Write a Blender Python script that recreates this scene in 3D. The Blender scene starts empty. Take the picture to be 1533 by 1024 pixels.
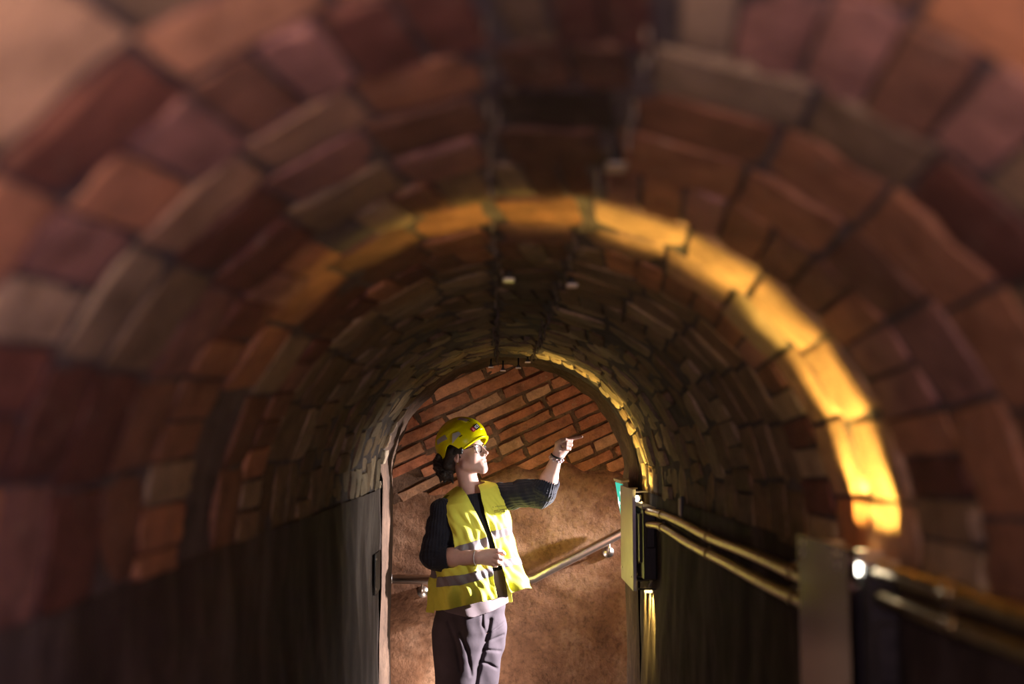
import bpy, bmesh, math, random
import numpy as np
from mathutils import Vector, Matrix

random.seed(7)
rng = np.random.default_rng(7)
PI = math.pi
sc = bpy.context.scene
COL = sc.collection

# ------------------------------------------------------------------ camera
# metres; the tunnel runs along +Y; the lens sits at x = 0, y = 0
F = 1490.0
EYE = 1.62
PITCH = math.atan(152 / F)
YAW = math.atan(18.5 / F)
cam_d = bpy.data.cameras.new('camera')
cam = bpy.data.objects.new('camera', cam_d)
COL.objects.link(cam)
sc.camera = cam
cam_d.sensor_width = 36.0
cam_d.lens = 36.0 * F / 1533.0
cam_d.clip_start = 0.02
cam.location = (0, 0, EYE)
cam.rotation_euler = (PI / 2 + PITCH, 0, -YAW)
cam_d.dof.use_dof = True
cam_d.dof.focus_distance = 4.75
cam_d.dof.aperture_fstop = 1.5

# ------------------------------------------------------------------ world and exposure
w = bpy.data.worlds.new('world')
sc.world = w
w.use_nodes = True
w.node_tree.nodes['Background'].inputs[0].default_value = (0.9, 0.7, 0.6, 1)
w.node_tree.nodes['Background'].inputs[1].default_value = 0.002
sc.view_settings.view_transform = 'Standard'
sc.view_settings.look = 'None'
sc.view_settings.gamma = 1.0
sc.view_settings.use_curve_mapping = False
sc.view_settings.exposure = 0.0


def lamp(name, kind, loc, energy, color, aim=None, size=0.02, spot=None, blend=0.5, sy=None, slot=None):
    d = bpy.data.lights.new(name, kind)
    d.energy = energy
    d.color = color
    if kind == 'AREA':
        d.shape = 'RECTANGLE'
        d.size = size
        d.size_y = sy or size
    else:
        d.shadow_soft_size = size
    if spot:
        d.spot_size = math.radians(spot)
        d.spot_blend = blend
    o = bpy.data.objects.new(name, d)
    COL.objects.link(o)
    o.location = loc
    if aim is not None:
        o.rotation_euler = (Vector(aim) - Vector(loc)).to_track_quat('-Z', 'Y').to_euler()
    if slot:      # a slotted head: the beam is a fan, narrow along the tunnel
        z = (Vector(loc) - Vector(aim)).normalized()
        y = (Vector((0, 1, 0)) - z * z.y).normalized()
        x = y.cross(z)
        o.matrix_world = Matrix.Translation(loc) @ Matrix((x, y, z)).transposed().to_4x4() @ Matrix.Diagonal((1, slot, 1, 1))
    return o


WARM = (1.0, 0.68, 0.15)
# unseen fill lamps added beside the camera, warm above, then violet below
lamp('camera_fill', 'AREA', (-0.12, -0.02, 1.77), 6.4, (1.0, 0.72, 0.54), (-0.1, 1.0, 2.15), 0.12)
lamp('camera_fill_cool', 'AREA', (0.25, -0.10, 1.40), 3.6, (0.66, 0.45, 1.0), (-0.5, 0.80, 1.60), 0.2)
# white work spot in the cross passage, out of sight behind the right-hand corner, aimed at the guide
lamp('passage_spot', 'SPOT', (1.90, 5.16, 1.52), 1700, (1.0, 0.90, 0.88), (-0.50, 4.70, 0.80), 0.03, 50, 1.0)
lamp('passage_spill', 'POINT', (1.75, 5.05, 1.50), 3.5, (1.0, 0.84, 0.80), None, 0.04)
# fill lamp added low in the passage, unseen, to brighten the back wall
lamp('low_fill', 'POINT', (-0.22, 5.10, 0.24), 15.0, (1.0, 0.84, 0.74), None, 0.06)
# small white emergency head on the far lamp unit: a beam on the guide and its spill over the tunnel's end
lamp('emergency_spot', 'SPOT', (0.508, 4.02, 1.40), 15, (1.0, 0.92, 0.88), (-0.10, 4.9, 1.34), 0.02, 58, 1.0)
lamp('emergency_spill', 'SPOT', (0.506, 4.02, 1.40), 26, (1.0, 0.95, 0.90), (-0.5, 4.02, 1.20), 0.02, 84, 1.0)

# ------------------------------------------------------------------ projection helpers (pixel ray to a real point)
_f = np.array([math.sin(YAW) * math.cos(PITCH), math.cos(YAW) * math.cos(PITCH), math.sin(PITCH)])
_r = np.array([math.cos(YAW), -math.sin(YAW), 0.0])
_u = np.cross(_r, _f)
O = np.array([0, 0, EYE])


def P(px, py, Y):
    v = _f + (px - 766.5) / F * _r + (512 - py) / F * _u
    return O + v * (Y / v[1])


def proj(p):
    q = np.asarray(p) - O
    d = q @ _f
    return 766.5 + F * (q @ _r) / d, 512 - F * (q @ _u) / d


# ------------------------------------------------------------------ small mesh helpers
def link(o, parent=None):
    COL.objects.link(o)
    if parent is not None:
        o.parent = parent
    return o


def mesh_obj(name, verts, faces, m, parent=None, smooth=False):
    me = bpy.data.meshes.new(name)
    me.from_pydata([tuple(map(float, v)) for v in verts], [], [tuple(map(int, f)) for f in faces])
    me.update()
    if smooth:
        me.polygons.foreach_set('use_smooth', [True] * len(me.polygons))
    if m is not None:
        for k in (m if isinstance(m, (list, tuple)) else [m]):
            me.materials.append(k)
    return link(bpy.data.objects.new(name, me), parent)


def bm_obj(name, bm, m, parent=None, smooth=False):
    me = bpy.data.meshes.new(name)
    bm.to_mesh(me)
    bm.free()
    if smooth:
        me.polygons.foreach_set('use_smooth', [True] * len(me.polygons))
    me.materials.append(m)
    return link(bpy.data.objects.new(name, me), parent)


def add_box(bm, c, s, bev=0.0, rot=None, seg=1):
    r = bmesh.ops.create_cube(bm, size=1.0)
    vs = r['verts']
    bmesh.ops.scale(bm, vec=s, verts=vs)
    if bev:
        es = list({e for v in vs for e in v.link_edges})
        q = bmesh.ops.bevel(bm, geom=es, offset=bev, segments=seg, affect='EDGES', profile=0.6)
        vs = list({v for f in q['faces'] for v in f.verts} | {v for v in vs if v.is_valid})
    if rot is not None:
        bmesh.ops.rotate(bm, cent=(0, 0, 0), matrix=rot, verts=vs)
    bmesh.ops.translate(bm, vec=c, verts=vs)


def box(name, c, s, m, parent=None, bev=0.002, rot=None, seg=1):
    bm = bmesh.new()
    add_box(bm, c, s, bev, rot, seg)
    return bm_obj(name, bm, m, parent)


def tube_geo(pts, rad, n=12, caps=True, base=0):
    pts = [Vector(p) for p in pts]
    rr = rad if isinstance(rad, (list, tuple)) else [rad] * len(pts)
    vs, fs = [], []
    up = None
    for i, p in enumerate(pts):
        t = (pts[min(i + 1, len(pts) - 1)] - pts[max(i - 1, 0)]).normalized()
        if up is None:
            up = t.orthogonal().normalized()
        up = (up - t * up.dot(t)).normalized()
        b = t.cross(up)
        for k in range(n):
            a = 2 * PI * k / n
            vs.append(p + rr[i] * (math.cos(a) * up + math.sin(a) * b))
    for i in range(len(pts) - 1):
        for k in range(n):
            a, b_ = base + i * n + k, base + i * n + (k + 1) % n
            fs.append((a, b_, b_ + n, a + n))
    if caps:
        fs.append(tuple(base + k for k in reversed(range(n))))
        fs.append(tuple(base + (len(pts) - 1) * n + k for k in range(n)))
    return vs, fs


def tube(name, pts, rad, m, parent=None, n=12):
    v, f = tube_geo(pts, rad, n)
    return mesh_obj(name, v, f, m, parent, True)


def tag(o, label=None, cat=None, group=None, kind=None):
    if label:
        o['label'] = label
    if cat:
        o['category'] = cat
    if group:
        o['group'] = group
    if kind:
        o['kind'] = kind
    return o


def empty(name, loc):
    o = bpy.data.objects.new(name, None)
    o.location = loc
    o.empty_display_size = 0.05
    return link(o)


def under(o, root):
    """parent o (built in world coordinates) below the root or part, keeping its place"""
    base = Vector((0, 0, 0))
    r = root
    while r is not None:
        base += r.location
        r = r.parent
    o.parent = root
    o.location = Vector(o.location) - base
    return o


# ------------------------------------------------------------------ materials
def nmat(name):
    m = bpy.data.materials.new(name)
    m.use_nodes = True
    nt = m.node_tree
    return m, nt, nt.nodes['Principled BSDF'], nt.nodes, nt.links


def ramp(N, stops):
    r = N.new('ShaderNodeValToRGB')
    while len(r.color_ramp.elements) < len(stops):
        r.color_ramp.elements.new(0.5)
    for e, (p, c) in zip(r.color_ramp.elements, stops):
        e.position = p
        e.color = (c[0], c[1], c[2], 1)
    return r


def noise(N, L, vec, scale, detail=6, rough=0.6):
    n = N.new('ShaderNodeTexNoise')
    n.inputs['Scale'].default_value = scale
    n.inputs['Detail'].default_value = detail
    n.inputs['Roughness'].default_value = rough
    L.new(vec, n.inputs['Vector'])
    return n


def coords(N, L, scale=(1, 1, 1)):
    g = N.new('ShaderNodeNewGeometry')
    mp = N.new('ShaderNodeMapping')
    mp.inputs['Scale'].default_value = scale
    L.new(g.outputs['Position'], mp.inputs['Vector'])
    return mp.outputs['Vector']


def bump(N, L, b, h, strength=0.5, dist=0.01, prev=None):
    n = N.new('ShaderNodeBump')
    n.inputs['Strength'].default_value = strength
    n.inputs['Distance'].default_value = dist
    L.new(h, n.inputs['Height'])
    if prev is not None:
        L.new(prev, n.inputs['Normal'])
    L.new(n.outputs['Normal'], b.inputs['Normal'])
    return n.outputs['Normal']


def simple(name, col, rough=0.6, metal=0.0, nscale=None, namp=0.15, bstr=0.0, bdist=0.003, stretch=(1, 1, 1)):
    m, nt, b, N, L = nmat(name)
    b.inputs['Roughness'].default_value = rough
    b.inputs['Metallic'].default_value = metal
    b.inputs['Base Color'].default_value = (*col, 1)
    if nscale:
        v = coords(N, L, stretch)
        n = noise(N, L, v, nscale)
        lo = tuple(max(0, c * (1 - namp)) for c in col)
        hi = tuple(min(1, c * (1 + namp)) for c in col)
        r = ramp(N, [(0.3, lo), (0.7, hi)])
        L.new(n.outputs['Fac'], r.inputs['Fac'])
        L.new(r.outputs['Color'], b.inputs['Base Color'])
        if bstr:
            bump(N, L, b, n.outputs['Fac'], bstr, bdist)
    return m


def brick_mat():
    m, nt, b, N, L = nmat('fired_brick')
    b.inputs['Roughness'].default_value = 0.82
    b.inputs['Specular IOR Level'].default_value = 0.3
    oi = N.new('ShaderNodeObjectInfo')
    v = coords(N, L)
    n1 = noise(N, L, v, 16, 5, 0.6)
    n2 = noise(N, L, v, 90, 6, 0.7)
    # mottling: multiply the brick's own tint by a noise around one
    r1 = ramp(N, [(0.28, (0.55, 0.52, 0.50)), (0.5, (0.95, 0.95, 0.95)), (0.72, (1.3, 1.25, 1.2))])
    L.new(n1.outputs['Fac'], r1.inputs['Fac'])
    mx = N.new('ShaderNodeMix')
    mx.data_type = 'RGBA'
    mx.blend_type = 'MULTIPLY'
    mx.inputs['Factor'].default_value = 1.0
    L.new(oi.outputs['Color'], mx.inputs['A'])
    L.new(r1.outputs['Color'], mx.inputs['B'])
    # lime and mortar smears
    n3 = noise(N, L, v, 34, 8, 0.75)
    r3 = ramp(N, [(0.56, (0, 0, 0)), (0.72, (0.55, 0.55, 0.55))])
    L.new(n3.outputs['Fac'], r3.inputs['Fac'])
    mx2 = N.new('ShaderNodeMix')
    mx2.data_type = 'RGBA'
    L.new(r3.outputs['Color'], mx2.inputs['Factor'])
    L.new(mx.outputs['Result'], mx2.inputs['A'])
    mx2.inputs['B'].default_value = (0.36, 0.27, 0.19, 1)
    # fine soot speckle
    r2 = ramp(N, [(0.3, (0.62, 0.6, 0.58)), (0.55, (1, 1, 1))])
    L.new(n2.outputs['Fac'], r2.inputs['Fac'])
    mx3 = N.new('ShaderNodeMix')
    mx3.data_type = 'RGBA'
    mx3.blend_type = 'MULTIPLY'
    mx3.inputs['Factor'].default_value = 0.8
    L.new(mx2.outputs['Result'], mx3.inputs['A'])
    L.new(r2.outputs['Color'], mx3.inputs['B'])
    L.new(mx3.outputs['Result'], b.inputs['Base Color'])
    a = bump(N, L, b, n1.outputs['Fac'], 0.5, 0.012)
    bump(N, L, b, n2.outputs['Fac'], 0.55, 0.004, a)
    return m


def mortar_mat():
    m, nt, b, N, L = nmat('sooty_mortar')
    b.inputs['Roughness'].default_value = 0.9
    v = coords(N, L)
    n1 = noise(N, L, v, 14, 6, 0.65)
    n2 = noise(N, L, v, 120, 6, 0.7)
    r = ramp(N, [(0.3, (0.035, 0.026, 0.022)), (0.55, (0.095, 0.072, 0.068)), (0.75, (0.17, 0.135, 0.125))])
    L.new(n1.outputs['Fac'], r.inputs['Fac'])
    L.new(r.outputs['Color'], b.inputs['Base Color'])
    a = bump(N, L, b, n1.outputs['Fac'], 0.6, 0.015)
    bump(N, L, b, n2.outputs['Fac'], 0.6, 0.004, a)
    return m


def plaster_mat(name, dark, mid, light, scale=3.0, streak=(1, 1, 1), bs=0.5):
    m, nt, b, N, L = nmat(name)
    b.inputs['Roughness'].default_value = 0.85
    b.inputs['Specular IOR Level'].default_value = 0.25
    v = coords(N, L, streak)
    n1 = noise(N, L, v, scale, 8, 0.62)
    n2 = noise(N, L, v, scale * 14, 8, 0.7)
    r = ramp(N, [(0.33, dark), (0.5, mid), (0.68, light)])
    L.new(n1.outputs['Fac'], r.inputs['Fac'])
    r2 = ramp(N, [(0.32, (0.5, 0.48, 0.46)), (0.5, (1, 1, 1)), (0.72, (1.25, 1.22, 1.2))])
    L.new(n2.outputs['Fac'], r2.inputs['Fac'])
    mx = N.new('ShaderNodeMix')
    mx.data_type = 'RGBA'
    mx.blend_type = 'MULTIPLY'
    mx.inputs['Factor'].default_value = 0.85
    L.new(r.outputs['Color'], mx.inputs['A'])
    L.new(r2.outputs['Color'], mx.inputs['B'])
    L.new(mx.outputs['Result'], b.inputs['Base Color'])
    a = bump(N, L, b, n1.outputs['Fac'], bs, 0.03)
    bump(N, L, b, n2.outputs['Fac'], bs, 0.008, a)
    return m


def fabric_mat(name, col, rough=0.85, nscale=14, namp=0.12, weave=900, bs=0.25, sheen=0.0, lowspec=0.2):
    m, nt, b, N, L = nmat(name)
    b.inputs['Roughness'].default_value = rough
    b.inputs['Specular IOR Level'].default_value = lowspec
    b.inputs['Sheen Weight'].default_value = sheen
    v = coords(N, L)
    n = noise(N, L, v, nscale, 5, 0.6)
    lo = tuple(c * (1 - namp) for c in col)
    hi = tuple(min(1, c * (1 + namp)) for c in col)
    r = ramp(N, [(0.3, lo), (0.7, hi)])
    L.new(n.outputs['Fac'], r.inputs['Fac'])
    L.new(r.outputs['Color'], b.inputs['Base Color'])
    n2 = noise(N, L, v, weave, 2, 0.5)
    a = bump(N, L, b, n.outputs['Fac'], bs, 0.01)
    bump(N, L, b, n2.outputs['Fac'], bs, 0.001, a)
    return m


def emit_mat(name, col, strength):
    m, nt, b, N, L = nmat(name)
    b.inputs['Base Color'].default_value = (*col, 1)
    b.inputs['Emission Color'].default_value = (*col, 1)
    b.inputs['Emission Strength'].default_value = strength
    return m


M = {}
M['brick'] = brick_mat()
M['mortar'] = mortar_mat()
M['wall_dark'] = plaster_mat('damp_dark_plaster', (0.028, 0.017, 0.015), (0.060, 0.042, 0.036), (0.15, 0.12, 0.105), 5.0, (2.2, 0.9, 0.22), 0.5)
M['back_plaster'] = plaster_mat('brown_earth_plaster', (0.12, 0.055, 0.030), (0.23, 0.115, 0.064), (0.40, 0.24, 0.155), 3.2, (1, 1, 1), 0.9)
M['back_mortar'] = plaster_mat('brown_rough_mortar', (0.06, 0.034, 0.022), (0.13, 0.072, 0.044), (0.24, 0.145, 0.09), 6.0, (1, 1, 1), 0.8)
M['jamb'] = plaster_mat('brown_jamb_plaster', (0.05, 0.029, 0.019), (0.095, 0.055, 0.036), (0.17, 0.105, 0.07), 5.0, (1, 1, 0.5), 0.5)
M['floor'] = plaster_mat('worn_stone_floor', (0.07, 0.06, 0.05), (0.13, 0.11, 0.09), (0.2, 0.17, 0.14), 4.0)
M['lime'] = simple('lime_drip', (0.20, 0.155, 0.115), 0.25, 0, 60, 0.3, 0.4)
M['steel'] = simple('brushed_steel', (0.66, 0.58, 0.54), 0.36, 1.0, 60, 0.08, 0.06, 0.001)
M['conduit'] = simple('conduit_steel', (0.42, 0.32, 0.16), 0.34, 1.0, 40, 0.35, 0.25, 0.002)
M['plate'] = simple('shield_plate_metal', (0.085, 0.065, 0.055), 0.15, 1.0, 20, 0.12, 0.08, 0.002)
M['plate_pale'] = simple('pale_plate_metal', (0.44, 0.43, 0.40), 0.34, 0.9, 20, 0.1, 0.06, 0.002)
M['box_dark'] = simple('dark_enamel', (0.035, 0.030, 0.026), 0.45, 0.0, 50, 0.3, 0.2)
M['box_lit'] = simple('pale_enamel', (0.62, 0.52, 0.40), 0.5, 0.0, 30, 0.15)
M['black'] = simple('black_plastic', (0.014, 0.013, 0.014), 0.42)
M['bulb'] = emit_mat('lamp_lens_white', (1.0, 0.93, 0.8), 14.0)
M['bulb_warm'] = emit_mat('lamp_lens_warm', (1.0, 0.72, 0.34), 3.0)
M['teal'] = emit_mat('exit_sign_teal', (0.0, 0.42, 0.36), 1.1)
M['sign_white'] = emit_mat('exit_sign_white', (0.85, 1.0, 0.95), 1.6)
M['skin'] = simple('skin', (0.62, 0.38, 0.32), 0.55, 0.0, 45, 0.07, 0.08, 0.002)
M['skin'].node_tree.nodes['Principled BSDF'].inputs['Subsurface Weight'].default_value = 0.12
M['skin'].node_tree.nodes['Principled BSDF'].inputs['Subsurface Radius'].default_value = (0.012, 0.004, 0.002)
M['lips'] = simple('lips', (0.52, 0.20, 0.20), 0.45, 0.0, 60, 0.08)
M['teeth'] = simple('teeth', (0.8, 0.74, 0.68), 0.3)
M['eye'] = simple('eye_white', (0.75, 0.72, 0.7), 0.15)
M['iris'] = simple('iris_brown', (0.06, 0.03, 0.02), 0.15)
M['hair'] = simple('dark_brown_hair', (0.022, 0.014, 0.011), 0.42, 0.0, 90, 0.5, 0.8, 0.006, (1, 1, 3))
M['sweater'] = fabric_mat('navy_rib_knit', (0.015, 0.016, 0.026), 0.9, 30, 0.2, 700, 0.4, 0.15)
M['tshirt'] = fabric_mat('mauve_grey_jersey', (0.23, 0.185, 0.205), 0.9, 10, 0.08, 900, 0.2)
M['trousers'] = fabric_mat('charcoal_cotton', (0.095, 0.078, 0.096), 0.9, 10, 0.12, 900, 0.25)
M['vest'] = fabric_mat('fluorescent_yellow_mesh', (0.80, 0.80, 0.11), 0.7, 14, 0.06, 600, 0.3)
M['reflect'] = fabric_mat('grey_reflective_tape', (0.22, 0.19, 0.205), 0.5, 25, 0.06, 500, 0.15, 0.0, 0.4)
M['print'] = simple('dark_olive_print', (0.09, 0.08, 0.02), 0.7)
M['helmet'] = simple('glossy_yellow_shell', (0.80, 0.76, 0.0), 0.26)
M['patch'] = simple('silver_reflective_patch', (0.50, 0.50, 0.50), 0.4, 0.1)
M['red'] = simple('red_label', (0.55, 0.02, 0.03), 0.4)
M['pink'] = simple('pale_pink_print', (0.85, 0.38, 0.42), 0.4)
M['white'] = simple('white_print', (0.8, 0.8, 0.82), 0.5)
M['frame'] = simple('tortoise_frame', (0.035, 0.02, 0.018), 0.25)
M['gold'] = simple('gold', (0.9, 0.66, 0.3), 0.25, 1.0)
M['beads'] = simple('pale_beads', (0.55, 0.42, 0.44), 0.3, 0.2, 200, 0.6)
M['shoe'] = simple('black_leather', (0.02, 0.018, 0.018), 0.5)
mg, ntg, bg, Ng, Lg = nmat('spectacle_glass')
bg.inputs['Roughness'].default_value = 0.03
bg.inputs['Alpha'].default_value = 0.12
bg.inputs['Base Color'].default_value = (0.8, 0.8, 0.8, 1)
M['glass'] = mg

# ------------------------------------------------------------------ the tunnel: vault, walls, floor
R = 0.56
CX = 0.044
SPRING = EYE - 0.174
END = 4.72
BACK = -1.2


def skew(th):
    return -0.095 * math.sin(th)


def vault(s, d, inset=0.0):
    """point on the intrados: s is arc length from the crown (+ to the right), d the ring position"""
    th = s / R
    if abs(th) <= PI / 2:
        return np.array([CX + (R - inset) * math.sin(th), d + skew(th), SPRING + (R - inset) * math.cos(th)])
    e = abs(s) - R * PI / 2
    sg = 1 if s > 0 else -1
    return np.array([CX + sg * (R - inset), d + skew(sg * PI / 2), SPRING - e])


def wob(x, y, z):
    return (math.sin(x * 31 + y * 17 + 1.3) * math.sin(z * 23 + y * 11 + .4) + 0.6 * math.sin(y * 53 + z * 47 + x * 40))


def shell(name, s0, s1, ns, m, out=0.007, amp=0.003):
    ny = 150
    vs, fs = [], []
    for j in range(ny + 1):
        d = BACK + (END - BACK) * j / ny
        for i in range(ns + 1):
            s = s0 + (s1 - s0) * i / ns
            p = vault(s, 0, -out)
            y = d
            p = vault(s, 0, -out - amp * wob(p[0], y, p[2]))
            vs.append((p[0], y, p[2]))
    for j in range(ny):
        for i in range(ns):
            a = j * (ns + 1) + i
            fs.append((a, a + 1, a + ns + 2, a + ns + 1))
    o = mesh_obj(name, vs, fs, m, None, True)
    return tag(o, kind='structure')


A1 = math.radians(47.5)
A2 = math.radians(54)
S_END = R * PI / 2 + 0.024      # the bricks stop just under the springing
S_FLOOR = R * PI / 2 + SPRING
ceiling = shell('ceiling', -R * A1, R * A2, 40, M['mortar'])
wall_l = shell('wall_left', -R * A1, -S_END, 26, M['mortar'])
wall_r = shell('wall_right', R * A2, S_END, 24, M['mortar'])
tag(ceiling, 'dark sooty crown of the brick tunnel vault')
tag(wall_l, 'brick haunch of the vault on the unlit side')
tag(wall_r, 'brick haunch of the vault above the conduits')


def lower_wall(name, sg, parent):
    ny, nz = 170, 60
    vs, fs = [], []
    for j in range(ny + 1):
        y = BACK + (END - 0.34 - BACK) * j / ny
        for i in range(nz + 1):
            z = (SPRING - 0.02) * (1 - i / nz)
            t = 0.004 * wob(0.3, y * 0.7, z * 0.4) + 0.004 * math.sin(z * 9 + y * 5) + 0.005 * math.sin(y * 2.1 + 1)
            x = CX + sg * (R - 0.004 - t)
            vs.append((x, y, z))
    for j in range(ny):
        for i in range(nz):
            a = j * (nz + 1) + i
            fs.append((a, a + 1, a + nz + 2, a + nz + 1))
    o = mesh_obj(name, vs, fs, M['wall_dark'], parent, True)
    return o


lower_wall('plaster_dado', -1, wall_l)
lower_wall('plaster_dado', 1, wall_r)

fl = mesh_obj('floor', [(-3.0, BACK, 0), (3.0, BACK, 0), (3.0, 5.6, 0), (-3.0, 5.6, 0),
                        (-3.0, BACK, -.1), (3.0, BACK, -.1), (3.0, 5.6, -.1), (-3.0, 5.6, -.1)],
              [(0, 1, 2, 3), (7, 6, 5, 4), (0, 4, 5, 1), (1, 5, 6, 2), (2, 6, 7, 3), (3, 7, 4, 0)], M['floor'])
tag(fl, 'worn stone floor of the tunnel', kind='structure')


# brick blocks: a few shared shapes, face at z = 0, body below it
def brick_variant(seed, worn):
    r = random.Random(seed)
    nx, ny = 5, 3
    vs, fs = [], []
    for j in range(ny):
        for i in range(nx):
            u, v = i / (nx - 1) - .5, j / (ny - 1) - .5
            e = (abs(u) > .49) + (abs(v) > .49)
            k = 0.93 if e else 1
            x = u * (0.965 if abs(u) > .49 else 1) + r.uniform(-.02, .02) * worn
            y = v * (0.91 if abs(v) > .49 else 1) + r.uniform(-.05, .05) * worn
            z = -0.03 * e * worn + r.uniform(-.05, .04) * worn
            vs.append((x, y, z))
    per = [(i, 0) for i in range(nx)] + [(nx - 1, j) for j in range(1, ny)] + [(i, ny - 1) for i in range(nx - 2, -1, -1)] + [(0, j) for j in range(ny - 2, 0, -1)]
    idx = [j * nx + i for i, j in per]
    for j in range(ny - 1):
        for i in range(nx - 1):
            a = j * nx + i
            fs.append((a, a + 1, a + nx + 1, a + nx))
    b0 = len(vs)
    for i, j in per:
        u, v = i / (nx - 1) - .5, j / (ny - 1) - .5
        vs.append((u + r.uniform(-.008, .008), v + r.uniform(-.02, .02), -0.30))
    n = len(per)
    for k in range(n):
        a, b = idx[k], idx[(k + 1) % n]
        fs.append((b, a, b0 + k, b0 + (k + 1) % n))
    c0 = len(vs)
    for i, j in per:
        if (i, j) in ((0, 0), (nx - 1, 0), (nx - 1, ny - 1), (0, ny - 1)):
            u, v = i / (nx - 1) - .5, j / (ny - 1) - .5
            vs.append((u, v, -1.0))
    corner = [k for k, (i, j) in enumerate(per) if (i, j) in ((0, 0), (nx - 1, 0), (nx - 1, ny - 1), (0, ny - 1))]
    for q in range(4):
        a, b = corner[q], corner[(q + 1) % 4]
        chain = []
        k = a
        while True:
            chain.append(b0 + k)
            if k == b:
                break
            k = (k + 1) % n
        fs.append(tuple(reversed(chain)) + (c0 + q, c0 + (q + 1) % 4))
    me = bpy.data.meshes.new('brick')
    me.from_pydata(vs, [], fs)
    me.update()
    me.polygons.foreach_set('use_smooth', [True] * len(me.polygons))
    rim = {tuple(sorted((idx[k], idx[(k + 1) % n]))) for k in range(n)}
    at = me.attributes.new('sharp_edge', 'BOOLEAN', 'EDGE')
    at.data.foreach_set('value', [tuple(sorted(e.vertices)) in rim for e in me.edges])
    me.materials.append(M['brick'])
    return me


VAR = [brick_variant(k, 0.6) for k in range(8)]
VAR_WORN = [brick_variant(50 + k, 1.15) for k in range(8)]

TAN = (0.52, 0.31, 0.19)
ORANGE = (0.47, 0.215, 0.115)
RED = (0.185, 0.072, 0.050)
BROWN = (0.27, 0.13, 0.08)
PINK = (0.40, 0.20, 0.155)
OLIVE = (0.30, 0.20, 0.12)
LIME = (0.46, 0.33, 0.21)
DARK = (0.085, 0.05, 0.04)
# tints of single bricks, the nearest raised to carry the lamp's falloff: (angle, ring position) -> tint
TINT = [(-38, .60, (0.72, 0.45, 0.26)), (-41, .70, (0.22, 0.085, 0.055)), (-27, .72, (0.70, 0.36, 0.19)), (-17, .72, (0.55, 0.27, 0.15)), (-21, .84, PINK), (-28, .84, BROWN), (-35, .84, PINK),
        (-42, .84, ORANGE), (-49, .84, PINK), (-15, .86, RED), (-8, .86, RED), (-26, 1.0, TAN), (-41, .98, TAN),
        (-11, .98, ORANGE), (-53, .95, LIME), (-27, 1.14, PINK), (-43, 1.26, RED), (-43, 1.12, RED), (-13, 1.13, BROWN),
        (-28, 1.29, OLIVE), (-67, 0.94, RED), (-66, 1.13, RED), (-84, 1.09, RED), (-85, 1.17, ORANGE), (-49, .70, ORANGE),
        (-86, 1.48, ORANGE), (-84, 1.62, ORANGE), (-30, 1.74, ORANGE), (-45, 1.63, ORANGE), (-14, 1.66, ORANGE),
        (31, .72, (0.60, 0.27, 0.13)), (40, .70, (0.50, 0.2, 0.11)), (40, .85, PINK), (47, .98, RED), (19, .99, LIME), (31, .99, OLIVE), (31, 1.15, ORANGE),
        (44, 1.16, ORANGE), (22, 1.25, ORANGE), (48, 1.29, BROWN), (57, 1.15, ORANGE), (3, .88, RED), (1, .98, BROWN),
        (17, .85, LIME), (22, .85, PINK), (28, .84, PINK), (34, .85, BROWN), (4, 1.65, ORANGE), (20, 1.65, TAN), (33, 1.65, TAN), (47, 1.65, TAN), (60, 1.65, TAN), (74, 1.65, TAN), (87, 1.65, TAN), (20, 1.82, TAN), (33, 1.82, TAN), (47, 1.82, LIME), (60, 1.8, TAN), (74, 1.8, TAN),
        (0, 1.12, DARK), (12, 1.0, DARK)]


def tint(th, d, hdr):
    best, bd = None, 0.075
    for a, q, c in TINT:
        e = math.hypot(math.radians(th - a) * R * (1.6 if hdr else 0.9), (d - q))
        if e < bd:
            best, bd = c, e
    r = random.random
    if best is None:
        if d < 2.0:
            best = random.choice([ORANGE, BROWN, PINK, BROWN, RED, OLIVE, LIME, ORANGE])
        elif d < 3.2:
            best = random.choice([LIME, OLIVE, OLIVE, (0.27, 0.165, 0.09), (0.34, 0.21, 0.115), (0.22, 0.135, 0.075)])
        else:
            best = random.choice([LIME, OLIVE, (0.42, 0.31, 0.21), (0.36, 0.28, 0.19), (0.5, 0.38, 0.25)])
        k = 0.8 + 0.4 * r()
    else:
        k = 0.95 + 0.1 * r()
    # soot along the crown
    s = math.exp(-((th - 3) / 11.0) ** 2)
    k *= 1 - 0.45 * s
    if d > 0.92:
        k *= 0.70 if th < 0 or d < 1.5 else 0.9  # deeper bricks darkened, left side most: lamp falloff put into the tint
    return (best[0] * k, best[1] * k, best[2] * k, 1)


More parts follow.
